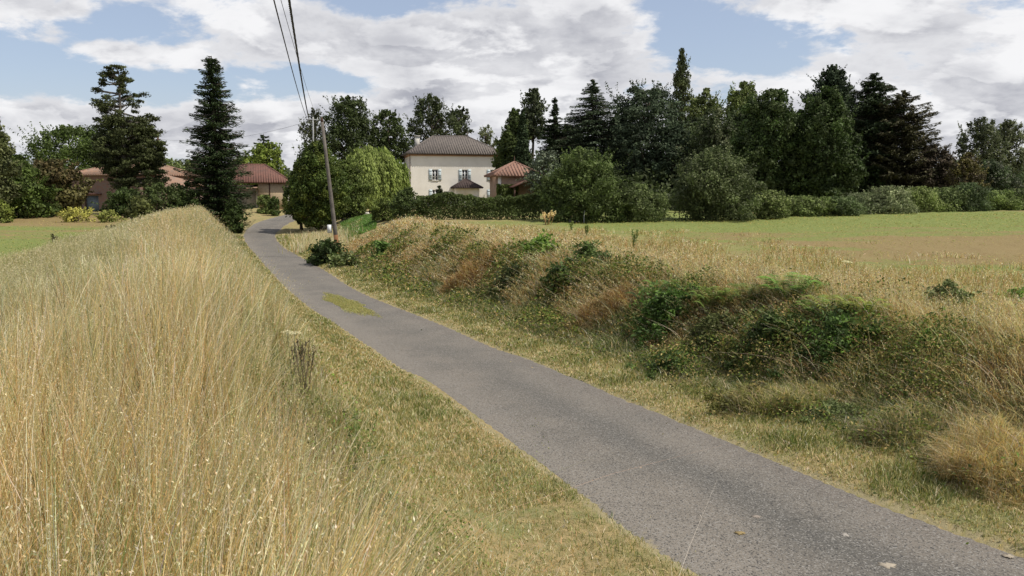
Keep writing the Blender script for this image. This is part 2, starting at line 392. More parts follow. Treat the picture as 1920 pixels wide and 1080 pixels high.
# ------------------------------------------------------------------ blades (grass)
def blades(name, P, h, w, lean, col, seg=3, droop=1.0, heads=0, head_col=None, head_size=None, mat=None, label=None, rg=rng, parent=None, cat='grass', tipw=.0):
    n = len(P); h = np.broadcast_to(h, n).astype(float); w = np.broadcast_to(w, n).astype(float)
    a = rg.uniform(0, math.pi, n); wx, wy = np.cos(a), np.sin(a)
    ts = np.linspace(0, 1, seg + 1)
    rows = []
    def cen(t):
        ll = np.hypot(lean[:, 0], lean[:, 1])
        up = h * (t - .5 * np.clip(ll, 0, 1.6) * t * t * .6 * droop)
        return np.column_stack([P[:, 0] + lean[:, 0] * h * t ** 1.7, P[:, 1] + lean[:, 1] * h * t ** 1.7, P[:, 2] + up])
    for i, t in enumerate(ts):
        c = cen(np.full(n, t)); ww = w * (1 - .75 * t) / 2
        if i < seg:
            rows += [c + np.column_stack([wx * ww, wy * ww, 0 * ww]), c - np.column_stack([wx * ww, wy * ww, 0 * ww])]
        else: rows.append(c)
    V = np.stack(rows, 1); nv = V.shape[1]
    base = (np.arange(n) * nv)[:, None]
    quads = np.concatenate([base + np.array([[2*i, 2*i+1, 2*i+3, 2*i+2]]) for i in range(seg - 1)], 0) if seg > 1 else np.zeros((0, 4), int)
    tris = base + np.array([[2*seg-2, 2*seg-1, 2*seg]])
    tfac = np.repeat(ts, 2)[:nv]
    C = np.repeat(col[:, None, :], nv, 1)
    V = V.reshape(-1, 3); C = C.reshape(-1, 3)
    if heads:
        hv, hc = [], []
        for q in range(heads):
            t = .66 + .34 * (q + rg.uniform(0, 1, n)) / heads
            c = cen(t); sz = head_size * rg.uniform(.6, 1.4, n)
            off = rg.standard_normal((n, 3)) * (sz * .9)[:, None]; c = c + off
            d1 = rg.standard_normal((n, 3)); d1[:, 2] = np.abs(d1[:, 2]) + .6; d1 /= np.linalg.norm(d1, axis=1)[:, None]
            d2 = np.cross(d1, rg.standard_normal((n, 3))); d2 /= np.linalg.norm(d2, axis=1)[:, None] + 1e-9
            hv.append(np.stack([c - d1 * sz[:, None], c + d2 * sz[:, None] * .35, c + d1 * sz[:, None], c - d2 * sz[:, None] * .35], 1))
            hc.append(np.repeat((head_col * rg.uniform(.75, 1.2, (n, 1)))[:, None, :], 4, 1))
        hv = np.concatenate(hv).reshape(-1, 3); hc = np.concatenate(hc).reshape(-1, 3)
        hq = np.arange(len(hv)).reshape(-1, 4) + len(V)
        V = np.concatenate([V, hv]); C = np.concatenate([C, hc]); quads = np.concatenate([quads, hq])
    o = mesh_np(name, V, [quads, tris], mat or M['grass'], parent, col=np.clip(C, 0, 1))
    if label: tag(o, label, cat, kind='stuff')
    return o
def mixcol(cols, wts, n, jit=.18, rg=rng):
    cols = np.array(cols); wts = np.asarray(wts, float)
    if wts.ndim == 1: wts = np.repeat((wts / wts.sum())[None], n, 0)
    wts = wts / wts.sum(1, keepdims=True)
    u = rg.uniform(0, 1, n); k = (u[:, None] > np.cumsum(wts, 1)).sum(1).clip(0, len(cols) - 1)
    return cols[k] * rg.uniform(1 - jit, 1 + jit, (n, 1)) * (1 + .06 * rg.standard_normal((n, 3)))
EL = {-1: resample(LE, 10), 1: resample(RE, 10)}
def along(side, Yc, e):
    """points e metres outside the given road edge, near stations Yc"""
    E = EL[side]; d = np.gradient(E, axis=0); d /= np.linalg.norm(d, axis=1)[:, None]
    px = np.interp(Yc, E[:, 1], E[:, 0]); dx = np.interp(Yc, E[:, 1], d[:, 0]); dy = np.interp(Yc, E[:, 1], d[:, 1])
    nxx, nyy = (dy, -dx) if side > 0 else (-dy, dx)
    return px + nxx * e, Yc + nyy * e
def inview(x, y, marg=2.5): return (np.abs(x) < .70 * y + marg) & (y > -.6)
GOLD, STRAW, PALE, OCH = (.62, .45, .20), (.64, .52, .30), (.76, .67, .49), (.50, .32, .13)
GRN, DGRN, OLV, GREY, RUST = (.18, .21, .06), (.085, .12, .035), (.26, .25, .085), (.32, .27, .19), (.34, .20, .09)

def cards(P, N, size, asp, rg, up=None):
    n = len(P); N = N / (np.linalg.norm(N, axis=1)[:, None] + 1e-9)
    r = rg.standard_normal((n, 3)) if up is None else up + .25 * rg.standard_normal((n, 3))
    t = r - N * (r * N).sum(1)[:, None]; t /= np.linalg.norm(t, axis=1)[:, None] + 1e-9
    bb = np.cross(N, t); s = (np.broadcast_to(size, n) * rg.uniform(.6, 1.35, n))[:, None] / 2
    V = np.stack([P - t * s, P + bb * s * asp + N * s * .15, P + t * s, P - bb * s * asp + N * s * .15], 1).reshape(-1, 3)
    return V, np.arange(n * 4).reshape(-1, 4)
# ---- tall dry grass on the left bank
n = 330000
Yc = np.exp(rng.uniform(math.log(1.6), math.log(66), n)) - rng.uniform(0, 3, n) * 0
e = rng.uniform(.5, 13, n)
x, y = along(-1, Yc * 1.0, e)
# near the viewer the strip is sampled in plan instead
m1 = Yc < 9
rr = np.exp(rng.uniform(math.log(1.0), math.log(12), n)); th = rng.uniform(-.95, .5, n)
fan = (rr < 3.2) & (rng.uniform(0, 1, n) < .6); th = np.where(fan, rng.uniform(-1.9, .5, n), th)
x = np.where(m1, rr * np.sin(th), x); y = np.where(m1, rr * np.cos(th), y)
cl_k = np.round(x / .17 + .35 * np.sin(y * 9)) , np.round(y / .17 + .35 * np.sin(x * 8))
hsh = np.abs(np.sin(cl_k[0] * 12.9898 + cl_k[1] * 78.233) * 43758.5453) % 1; hsh2 = np.abs(np.sin(cl_k[0] * 39.34 + cl_k[1] * 11.13) * 24634.63) % 1
pull = np.where((np.hypot(x, y) < 16), .62, 0)
x = x * (1 - pull) + (cl_k[0] + .5 * (hsh - .5)) * .17 * pull; y = y * (1 - pull) + (cl_k[1] + .5 * (hsh2 - .5)) * .17 * pull
z, e, sd, cy = terrain(x, y, True)
e0 = np.interp(y, [2, 4, 8, 13, 25, 40], [4.1, 3.9, 3.5, 2.7, 1.4, .8]) + .35 * pn(x, y, 21, 1.5)
e1 = np.interp(y, [5, 12, 27, 38, 50], [11, 9.6, 8.8, 7.8, 7.2]) + .6 * pn(x, y, 22, .8)
soft = rng.uniform(0, 1, n)
keep = (sd < 0) & (e > e0 - .5 * soft ** 3) & (e < e1 + 1.0 * soft ** 4) & inview(x, y) & (np.hypot(x, y) > .75) & (y < 63.5 + .8 * rng.standard_normal(n))
keep &= ~((np.hypot(x, y) < 12) & (hsh < .30) & (rng.uniform(0, 1, len(x)) < .8))
x, y, z, e = x[keep], y[keep], z[keep], e[keep]; n = len(x)
hsh, hsh2 = hsh[keep], hsh2[keep]
D = np.hypot(x, y)
patch = pn(x, y, 23, .9); patch2 = pn(x, y, 24, 2.2)
gold = np.clip(1.1 - np.abs(e - np.interp(y, [4, 20, 60], [4.6, 4.2, 3.2])) / 1.45 + .45 * patch, 0, 1.2)
gold = np.where(y < 6, np.clip(.85 + .6 * patch - np.clip(4.0 - e, 0, 2), 0, 1.2), gold)
green = np.clip(.2 + .5 * patch2 + np.where(e < 3.9, .3, 0) + .35 * sstep(4.8, 6.3, e) * sstep(3, 7, y), .05, 1.2)
u = rng.uniform(0, 1, n)
tall = u < .62
h = np.where(tall & (D < 8), 1.12, 1) * np.where(tall, (.62 - .16 * sstep(5.2, 7, e) * sstep(4, 8, y)) + .28 * gold + .1 * patch2, .38 + .1 * patch2) * rng.normal(1, .13, n)
h *= np.where(D < 16, .82 + .36 * hsh2, 1)
h *= np.clip((e - (e0[keep] - .5)) / .9, .45, 1) * np.clip((e1[keep] + 1.2 - e) / 1.8, .4, 1)
h = np.clip(h, .12, 1.15)
w = np.maximum(.0034, D * .00062) * np.where(tall, 1, 1.25) * np.where(rng.uniform(0, 1, n) < .12, 1.9, rng.uniform(.6, 1.3, n))
wt_ = np.column_stack([gold * 1.0, .6 + 0 * gold, .35 + .2 * (patch < 0) + .5 * sstep(5, 6.5, e), .35 * gold, green * .7, green * .8, .25 + 0 * gold])
col = mixcol([GOLD, STRAW, PALE, OCH, GRN, (.33, .32, .13), (.40, .35, .25)], wt_, n)
low = ~tall
col[low] = mixcol([STRAW, OLV, GRN, DGRN, GREY, OCH], np.column_stack([.5 + 0*green, green, green * 1.2, green * .5, .4 + 0*green, gold * .6])[low], low.sum())
wz = (sstep(4.9, 6.4, e) * sstep(4.5, 8, y))[:, None]; col = col * (1 - .55 * wz) + .55 * wz * np.array([[.46, .40, .20]]) * rng.uniform(.65, 1.3, (n, 1))
clf = np.where(D < 16, 1, 0)[:, None]
col = col * (1 + clf * (.5 * (hsh2[:, None] - .5))) * (1 + clf * np.array([[.10, 0, -.16]]) * (hsh[:, None] - .6))
ln = rng.standard_normal((n, 2)) * .18 + np.array([.05, .0]) + clf * .5 * (np.column_stack([hsh, hsh2]) - .5)
bent = rng.uniform(0, 1, n) < .07; ln[bent] = rng.standard_normal((bent.sum(), 2)) * .75
near = D < 26
Pn = np.column_stack([x, y, z - .02])
close = D < 7.5
for nm, sel, hd, sg, lb in (('dry_grass', close & tall, 4, 5, 'tall golden dry stems closest to the viewer at the lower left'),
                            ('dry_grass', near & tall & ~close, 4, 4, 'tall golden dry grass with airy seed heads on the left bank'),
                            ('dry_grass', (~near) & tall, 2, 3, 'far end of the tall straw grass ridge running to the dark spruce'),
                            ('undergrowth', low, 0, 2, 'shorter olive and straw grass growing between the tall golden stems')):
    hc = np.where(rng.uniform(0, 1, (sel.sum(), 1)) < .55, np.array([PALE]), np.array([STRAW])) if hd else None
    if hd: hc = hc * .3 + col[sel] * .7
    blades(nm, Pn[sel], h[sel], w[sel], ln[sel], col[sel], seg=sg, heads=hd, head_col=hc,
           head_size=np.maximum(.0055, D[sel] * .00075), label=lb)

n = 5200; rr = np.exp(rng.uniform(math.log(2.3), math.log(11), n)); th = rng.uniform(-.68, .12, n); x, y = rr * np.sin(th), rr * np.cos(th)
z, e, sd, cy = terrain(x, y, True); q_ = pn(x, y, 81, 2.4); k = (sd < 0) & (e > 4.0) & (q_ > -.5); x, y, z, q_ = x[k], y[k], z[k], q_[k]; n = len(x); D = np.hypot(x, y)
blades('tall_oat_stems', np.column_stack([x, y, z]), rng.uniform(.7, 1.12, n), (.0042 + .0005 * D) * rng.uniform(.6, 1.5, n), rng.standard_normal((n, 2)) * .16 + np.column_stack([q_, -q_]) * .12,
       mixcol([GOLD, OCH, PALE, RUST, STRAW, (.24, .17, .08)], [2.2, 2.0, 1.2, .8, 1, 1], n, .25), seg=6, heads=5, head_col=np.array([(.56, .42, .2)]), head_size=np.maximum(.0055, D * .0008), label='long coarse golden stems standing above the near grass')
n = 60000; rr = np.exp(rng.uniform(math.log(2.2), math.log(16), n)); th = rng.uniform(-.5, .5, n); x, y = rr * np.sin(th), rr * np.cos(th)
z, e, sd, cy = terrain(x, y, True); q_ = pn(x, y, 83, 1.6); q2 = pn(x, y, 84, 3.5); lim = np.interp(y, [2, 6, 16], [2.3, 2.1, 1.6])
k = (sd < 0) & (e > lim + .5 * q_) & (e < 5.2) & (q2 + .6 * q_ > -.5 + .5 * rng.standard_normal(n)); x, y, z, q_, q2, e, lim = (v[k] for v in (x, y, z, q_, q2, e, lim)); n = len(x); D = np.hypot(x, y)
blades('rough_grass', np.column_stack([x, y, z]), (.10 + .30 * sstep(0, 1.8, e - lim)) * rng.uniform(.5, 1.4, n), np.maximum(.0036, D * .0007) * rng.uniform(.6, 1.6, n), rng.standard_normal((n, 2)) * .42,
       mixcol([STRAW, OCH, GRN, OLV, RUST, GREY, DGRN, PALE], np.column_stack([.8 + 0*q_, .5 + .3*q_, np.clip(.7 + .8*q2, .1, 2), .8 + 0*q_, np.clip(.4 + .5*q_, .05, 1), .6 + 0*q_, np.clip(.3 + .6*q2, .02, 1), .4 + 0*q_]), n, .28), seg=3, heads=0, label='rough knee high mix of green and rusty grass between the tall stems and the mown verge')
n = 26000; rr = np.exp(rng.uniform(math.log(2.4), math.log(15), n)); th = rng.uniform(-.45, .5, n); x, y = rr * np.sin(th), rr * np.cos(th)
z, e, sd, cy = terrain(x, y, True); q_ = pn(x, y, 85, 2.6) + .4 * pn(x, y, 86, 7.); k = (sd < 0) & (e > 1.9) & (e < 4.8) & (q_ > .35); x, y, z, q_ = x[k], y[k], z[k], q_[k]; n = len(x)
V, F = cards(np.column_stack([x, y, z + .32 * rng.uniform(0, 1, n) * np.clip(q_, .3, 1)]), rng.standard_normal((n, 3)) * .8 + np.array([0, 0, .8]), .018 + .0022 * np.hypot(x, y), .6, rng)
o = mesh_np('verge_weeds', V, F, M['leaf'], col=np.repeat(mixcol([(.10, .16, .045), (.16, .22, .06), (.2, .2, .09)], [1.4, 1, .8], n, .3), 4, 0)); tag(o, 'low broad leafed weeds scattered where rough grass meets the left verge', 'weeds', kind='stuff')
# ---- fallen / long pale stalks in the foreground
n = 800
rr = rng.uniform(2.2, 12, n); th = rng.uniform(-.62, .02, n); x, y = rr * np.sin(th), rr * np.cos(th)
z, e, sd, cy = terrain(x, y, True); k = (sd < 0) & (e > 4.6); x, y, z = x[k], y[k], z[k]; n = len(x)
blades('fallen_stalks', np.column_stack([x, y, z + rng.uniform(0, .45, n)]), rng.uniform(.3, .75, n), .004 + .0003 * np.hypot(x, y), rng.standard_normal((n, 2)) * .7,
       mixcol([PALE, STRAW, GREY], [2, 1, 1], n), seg=4, label='pale broken stalks lying across the golden grass')

# ---- short verge grass on both sides
def verge(name, label, side, n, emax, cols, wts_f, y0=2.2, y1=66, hs=(.03, .10)):
    Yc = np.exp(rng.uniform(math.log(y0), math.log(y1), n)); e = rng.uniform(-.05, 1, n) * np.interp(Yc, [0, 10, 25, 45, 70], emax)
    x, y = along(side, Yc, e)
    if side < 0:
        m = Yc < 9; rr = np.exp(rng.uniform(math.log(2.2), math.log(12), n)); th = rng.uniform(-.25, .75, n)
        x = np.where(m, rr * np.sin(th), x); y = np.where(m, rr * np.cos(th), y)
    z, e, sd, cy = terrain(x, y, True)
    k = (sd == side) & (e > -.06) & (e < np.interp(y, [0, 10, 25, 45, 70], emax)) & inview(x, y)
    edgek = rng.uniform(0, 1, n) < np.clip(.5 + e / .25, .2, 1); k &= edgek
    x, y, z, e = x[k], y[k], z[k], e[k]; n = len(x); D = np.hypot(x, y)
    pa = pn(x, y, 31 + side, 1.6); pb = pn(x, y, 35 + side, 5.)
    tuft = np.clip(pa * .8 + pb * .6, 0, 1.2)
    h = (hs[0] + (hs[1] - hs[0]) * rng.uniform(0, 1, n)) * (1 + 1.0 * tuft) * np.maximum(1, D / 30) * np.clip(.5 + e, .6, 1)
    w = np.maximum(.004, D * .0009) * rng.uniform(.6, 1.5, n)
    col = mixcol(cols, wts_f(e, pa, pb), n, .32)
    blades(name, np.column_stack([x, y, z - .005]), h, w, rng.standard_normal((n, 2)) * .5, col, seg=2, label=label)
VC = [STRAW, PALE, OLV, GRN, DGRN, OCH]
verge('verge_grass', 'short mown tan and green grass sloping from the tall grass down to the lane', -1, 230000, [4.4, 3.9, 1.9, 1.4, 3.5], VC,
      lambda e, a, c: np.column_stack([.8 + 0*e, .4 + 0*e, 1.1 + .3*a, .25 + np.clip(.3 + .7*a + .5*c + .9*(e < .9)*(e > .12), .02, 2.4), np.clip(.5*a*c, 0, 1) + .35*(e < .8)*(c > .1), np.clip(.4 - .4*a, .05, 1)]))
verge('verge_grass', 'short yellowish mown verge between the lane and the brambly right bank', 1, 120000, [2.0, 2.1, 2.0, 3, 8], VC,
      lambda e, a, c: np.column_stack([.7 + 0*e, .35 + 0*e, 1.3 + .3*a, .3 + np.clip(.5 + .9*a + .7*c, .02, 2.2), np.clip(.15 + .6*a + .5*c, 0, 1), .15 + 0*e]), y0=5)

# ---- right bank: cut debris, leaning reddish grass, tall margin
n = 105000
Yc = np.exp(rng.uniform(math.log(4), math.log(50), n)); e = rng.uniform(1.7, 9.5, n)
x, y = along(1, Yc, e); z, e, sd, cy = terrain(x, y, True)
k = (sd > 0) & (e > 2.6 + .35 * pn(x, y, 41, 1.3)) & (e < 8.4 + .7 * pn(x, y, 42, .8)) & inview(x, y, 3); x, y, z, e = x[k], y[k], z[k], e[k]; n = len(x); D = np.hypot(x, y)
pa, pb = pn(x, y, 43, .9), pn(x, y, 44, 2.5)
lo = e < 4.6
h = np.where(lo, .40, .50 + .12 * pa) * rng.normal(1, .22, n) * np.clip((9.2 - e) / 2, .5, 1)
rust = np.clip(.5 + .8 * pa + np.where(y > 22, .3, 0), 0, 1.3); grn = np.clip(.15 + .7 * pb - .3 * pa, 0.03, 1)
col = mixcol([OCH, STRAW, RUST, GRN, DGRN, GREY, PALE], np.column_stack([.6 + 0*rust, .75 + .5 * (e > 5), rust * np.where(lo, .9, .35), grn, np.where(lo, grn, .1), .5 + 0*rust, np.where(e > 5, .35, .12)]), n)
ddx = -np.interp(y, [0, 20, 50], [.75, .9, .9]); 
ln = rng.standard_normal((n, 2)) * .28 + np.column_stack([np.where(lo, ddx * .75, ddx * .25), np.where(lo, -.35, -.1)])
w = np.maximum(.0035, D * .00075) * rng.uniform(.7, 1.4, n)
for sel, lb in ((lo, 'reddish and grey grass leaning over the steep right bank'), (~lo, 'loose straw coloured margin grass on top of the right bank before the field')):
    blades('bank_grass', np.column_stack([x, y, z - .02])[sel], np.clip(h[sel], .1, 1), w[sel], ln[sel], col[sel], seg=3, heads=3, head_col=col[sel] * 1.15,
           head_size=np.maximum(.010, D[sel] * .0010), label=lb)
n = 90000
Yc = np.exp(rng.uniform(math.log(4), math.log(46), n)); e = rng.normal(2.5, .6, n)
x, y = along(1, Yc, e); z, e, sd, cy = terrain(x, y, True)
k = (sd > 0) & (e > 1.35 + .3 * pn(x, y, 46, 1.4)) & (e < 4.3) & inview(x, y, 3); x, y, z, e = x[k], y[k], z[k], e[k]; n = len(x); D = np.hypot(x, y)
pa, pb = pn(x, y, 47, 1.1), pn(x, y, 48, 3.)
hump = np.clip(.5 + .5 * pa + .4 * pb, 0, 1.3) * .34 * sstep(1.3, 2.2, e)
a = rng.uniform(0, 6.28, n); lt = rng.uniform(.5, 1.6, n)
col = mixcol([GREY, STRAW, OLV, GRN, DGRN, PALE, OCH], np.column_stack([.6 + 0*pa, .4 + .3*pa, .8 - .2*pb, np.clip(.8 + .8*pb, .1, 2), np.clip(1.1 + .8*pb, .3, 2.4), .2 + 0*pa, np.clip(.5*pa, .05, 1)]), n)  # extra dark green paints in the shadow missing at the bank foot
blades('cut_grass', np.column_stack([x, y, z + hump * rng.uniform(.1, 1, n)]), rng.uniform(.1, .34, n), np.maximum(.004, D * .00085), np.column_stack([np.cos(a), np.sin(a)]) * lt[:, None], col, seg=2,
       label='tangled cut grass and weeds heaped along the foot of the right bank')
def leafcover(name, label, cat, x, y, hgt, size, cols, wts, rg=rng, thr=0., pats=(61, 1.1), zoff=None):
    z = terrain(x, y); p_ = pn(x, y, *pats) + .5 * pn(x, y, pats[0] + 1, pats[1] * 3); k_ = p_ > thr + .25 * rg.standard_normal(len(x)); x, y, z, p_ = x[k_], y[k_], z[k_], p_[k_]; n = len(x)
    hh = hgt * np.clip(.35 + (p_ - thr), .2, 1.3) * rg.uniform(0, 1, n) ** .6
    V, F = cards(np.column_stack([x, y, z + hh]), rg.standard_normal((n, 3)) * .8 + np.array([-.3, -.2, .8]), size * np.maximum(1, np.hypot(x, y) / 14), .5, rg)
    o = mesh_np(name, V, F, M['leaf'], col=np.repeat(mixcol(cols, wts, n, .3), 4, 0)); tag(o, label, cat, kind='stuff')
n = 170000; Yc = np.exp(rng.uniform(math.log(5), math.log(44), n)); x, y = along(1, Yc, rng.normal(3.3, 1.05, n)); k = inview(x, y, 3) & (rng.uniform(0, 1, n) < np.interp(y, [9, 12, 21, 27, 44], [.5, 1, 1, .8, .6]))
leafcover('bank_brambles', 'mixed green bramble and weed leaves covering the steep face of the right bank', 'brambles', x[k], y[k], .58, .05, [(.05, .08, .022), (.12, .175, .04), (.15, .15, .05), (.30, .25, .13)], [2.8, 2.4, 1.5, 1.6], thr=-.15)
n = 70000; Yc = np.exp(rng.uniform(math.log(3), math.log(40), n)); x, y = along(-1, Yc, rng.uniform(2.2, 10, n)); m_ = rng.uniform(0, 1, n) < .5; rr = rng.uniform(2.4, 10, n); th = rng.uniform(-.65, .25, n)
x = np.where(m_, rr * np.sin(th), x); y = np.where(m_, rr * np.cos(th), y); k = inview(x, y, 1) & (x < .05 * y)
leafcover('grass_weeds', 'small green weeds hidden between the golden stems', 'weeds', x[k], y[k], .66, .02, [(.12, .17, .055), (.18, .23, .08), (.26, .26, .13)], [1, 1.3, 1], thr=.1, pats=(71, 1.9))
n = 90000; Yc = np.exp(rng.uniform(math.log(7), math.log(48), n)); e = 7.2 + rng.uniform(0, 1, n) ** 1.5 * 13
x = np.interp(Yc, RE[:, 1], RE[:, 0]) + e * 1.15; y = Yc + rng.uniform(-1, 1, n); z, e, sd, cy = terrain(x, y, True)
k = (sd > 0) & (e > 6.5) & inview(x, y, 3) & (pn(x, y, 91, .8) + .5 * pn(x, y, 92, 2.4) > (e - 12) / 6 + .3 * rng.standard_normal(n)) & (y < 46); x, y, z, e = x[k], y[k], z[k], e[k]; n = len(x); D = np.hypot(x, y)
cw = mixcol([STRAW, OCH, PALE, OLV, RUST, GRN], [2, 1.6, .8, 1, .8, .6], n, .25)
blades('sparse_grass', np.column_stack([x, y, z]), rng.uniform(.15, .5, n) * np.clip(1.5 - e / 18, .4, 1), np.maximum(.0035, D * .00075), rng.standard_normal((n, 2)) * .3, cw, seg=2, heads=2, head_col=cw, head_size=np.maximum(.01, D * .0009), label='thin scattered straw and weeds along the near side of the right field')
n = 1500; Yc = np.exp(rng.uniform(math.log(6), math.log(34), n)); x, y = along(1, Yc, rng.uniform(2.6, 5.6, n)); z = terrain(x, y); D = np.hypot(x, y)
blades('arching_stalks', np.column_stack([x, y, z + .1]), rng.uniform(.5, 1.0, n), .0045 + D * .0005, rng.standard_normal((n, 2)) * .35 + np.array([-.9, -.35]), mixcol([PALE, STRAW, GREY, RUST], [1.5, 1.5, 1, .6], n), seg=6,
       label='long pale dead stalks arching down over the brambles of the right bank')
# ---- seedlings of both fields
def crop(name, label, side, n, y0, y1):
    Yc = np.exp(rng.uniform(math.log(y0), math.log(y1), n)); x = rng.uniform(-1, 1, n) * (.72 * Yc + 2)
    z, e, sd, cy = terrain(x, Yc, True)
    gb = green_bias(x, Yc, sd) * 6 + .55 * pn(x * .35, Yc, 51, .6) + .3 * pn(x * .6, Yc, 52, 2.)
    k = (sd == side) & (e > 7.6) & (rng.uniform(-1.0, 1.0, n) < gb + .25); 
    if side > 0: k &= ~((x < -8) & (Yc > 50)) & (Yc < 58 + .42 * np.clip(x, 0, 60) - .004*np.clip(x,0,60)**2)
    x, y, z = x[k], Yc[k], z[k]; n = len(x); D = np.hypot(x, y)
    col = mixcol([(.18, .21, .06), (.21, .23, .07), (.28, .25, .09), (.33, .26, .12)], [3, 3, 1.2, 1.2], n)
    V, F = cards(np.column_stack([x, y, z + rng.uniform(.02, .09, n)]), rng.standard_normal((n, 3)) * .2 + np.array([0.1, -.05, 1]), np.maximum(.05, D * .0018), .6, rng)
    o = mesh_np(name, V, F, M['leaf'], col=np.repeat(col, 4, 0)); tag(o, label, 'crop', kind='stuff')
crop('field_seedlings', 'thin green crop seedlings in the wide field right of the lane', 1, 100000, 16, 84)
crop('field_seedlings', 'patchy green crop seedlings in the left field beyond the tall grass', -1, 45000, 18, 84)

# grass patch on the road
n = 12000
def on_road(px, py):
    best = None
    for Yd in np.arange(5, 60, .05):
        v = at(px, py, Yd)
        if v.z <= road_z(Yd): return v
c0 = on_road(650, 571)
t = rng.uniform(0, 6.28, n); r_ = np.sqrt(rng.uniform(0, 1, n)) * rng.uniform(.72, 1.18, n)
ax = np.array([-.46, .89]); bx = np.array([.89, .46])
rad = 1 + .2 * np.sin(2 * t + 1) + .14 * np.sin(5 * t) + .08 * np.sin(11 * t)
pp = c0.xy[:] + (r_ * rad * np.cos(t))[:, None] * ax * 2.5 + (r_ * rad * np.sin(t))[:, None] * bx * .48
blades('moss_patch', np.column_stack([pp, road_z(pp[:, 1]) + .01]), rng.uniform(.02, .05, n), .028, rng.standard_normal((n, 2)) * .9,
       mixcol([(.36, .33, .11), (.46, .40, .17), (.27, .29, .09)], [2, 2, 1], n), seg=2, label='yellow green mossy patch growing in the middle of the asphalt lane', cat='moss')

# ------------------------------------------------------------------ trees and shrubs
PROF = {
 'round': [(0, .35), (.1, .68), (.3, .95), (.5, 1), (.7, .9), (.86, .66), (.96, .35), (1, .12)],
 'bush': [(0, .85), (.12, .97), (.35, 1), (.6, .9), (.8, .66), (.94, .35), (1, .1)],
 'oval': [(0, .25), (.15, .7), (.4, 1), (.65, .85), (.85, .55), (1, .15)],
 'broad': [(0, .5), (.15, .85), (.4, 1), (.6, .93), (.75, .76), (.9, .48), (1, .15)],
 'column': [(0, .5), (.15, .85), (.4, 1), (.6, .95), (.78, .7), (.9, .4), (1, .05)],
 'cone': [(0, .9), (.1, 1), (.3, .82), (.6, .5), (.85, .22), (1, .03)],
 'tallflat': [(0, .75), (.2, .95), (.45, 1), (.65, .92), (.82, .74), (.93, .5), (1, .2)],
}
def make_tree(name, label, cat, px, Yd, top, half, kind='round', col=(.05, .08, .025), base=None, crown0=.18, nb=70, nl=130, br=.2, leaf=.28,
              squash=.8, gap=.0, seed=1, group=None, col2=None, mat='leaf', depth=1.0, lean=0., trunk_r=None, bark='bark', hmax=None):
    rg = np.random.default_rng(seed * 13 + 5)
    p = at(px, top, Yd); zb = gz(p.x, Yd); H = p.z - zb
    Rr = half / FPX * Yd
    root = empty(name, (p.x, Yd, zb)); tag(root, label, cat, group)
    tb = MB(); tr = trunk_r or max(.06, H * .022)
    z0 = crown0 * H
    top_t = .8 * H if kind not in ('bush',) else .45 * H
    pts = [(lean * z * .1 + .12 * math.sin(z * .9 + seed), .1 * math.cos(z * .8), z) for z in np.linspace(-.15, top_t, 7)]
    tb.tube(pts, [tr * (1.35 if i == 0 else 1 - i / 7.6) for i in range(7)], 9)
    pf = np.array(PROF[kind]); 
    def rad(t): return np.interp(t, pf[:, 0], pf[:, 1])
    ca = rg.uniform(0, 6.28, 8)
    def lobes(th, t): return 1 + .15 * np.sin(2 * th + ca[0] + 3 * t) + .14 * np.sin(3 * th + ca[1] - 6 * t) + .10 * np.sin(5 * th + ca[2] + 11 * t) + .07 * np.sin(2 * th + ca[3] + 21 * t)
    nb = int(nb * 1.35 * max(1., min(2.2, (H - z0) / (2.2 * Rr)))); nl = int(nl * .72)
    t = rg.uniform(0, 1, nb * 4); t = t[rg.uniform(0, 1, nb * 4) < (.25 + .75 * rad(t))][:nb]; m = len(t)
    th = rg.uniform(0, 6.28, m); q = rg.uniform(.12, 1, m) ** .42
    brr = br * Rr * rg.uniform(.6, 1.35, m)
    brr = brr * np.interp(t, [0, .8, 1], [1, 1, .38])
    rr = np.maximum(rad(t) * Rr * lobes(th, t) * q - brr * .45 * (q > .5), 0)
    B = np.column_stack([rr * np.cos(th), rr * np.sin(th) * depth, z0 + t * (H - z0)])
    B[:, 2] = np.minimum(B[:, 2], H - brr * squash * rg.uniform(.5, 1.5, m)); B[:, 2] = np.maximum(B[:, 2], brr * squash * .5 + .02)
    if gap: kp = rg.uniform(0, 1, m) > gap * (t > .25); B, brr, t = B[kp], brr[kp], t[kp]; m = len(B)
    # limbs from the trunk to some of the clumps
    for i in range(0, m, max(1, m // 26)):
        c = Vector(B[i]); sz = max(.1, min(top_t * .95, c.z - .55 * math.hypot(c.x, c.y) - .05 * H))
        s = Vector((lean * sz * .1, 0, sz)); mid = s.lerp(c, .5) + Vector((0, 0, .04 * H))
        tb.tube([s, mid, c], [tr * .38, tr * .25, tr * .08], 5)
    bark_o = tb.build('trunk', M[bark], root, smooth=True)
    cc = np.repeat(np.arange(m), nl); n = len(cc)
    d = rg.standard_normal((n, 3)); d[:, 2] += .25; d /= np.linalg.norm(d, axis=1)[:, None]
    rad_l = brr[cc] * (.45 + .6 * rg.uniform(0, 1, n) ** .6)
    Pp = B[cc] + d * rad_l[:, None] * np.array([1, 1, squash])
    Pp[:, 2] = np.maximum(Pp[:, 2], .03)
    N = d + .55 * rg.standard_normal((n, 3)) + np.array([0, 0, .25])
    up = None
    if kind == 'column': up = np.array([0, 0, 1.2])
    nf = int(n * .22); tf = rg.uniform(0, .93, nf); thf = rg.uniform(0, 6.28, nf); rf_ = rad(tf) * Rr * lobes(thf, tf) * rg.uniform(.02, .95, nf) ** .5 * (.93 - .25 * gap)
    Pf = np.column_stack([rf_ * np.cos(thf), rf_ * np.sin(thf) * depth, z0 + tf * (H - z0)]); Pf[:, 2] = np.maximum(Pf[:, 2] * (1 if crown0 > .1 else .96), .03)
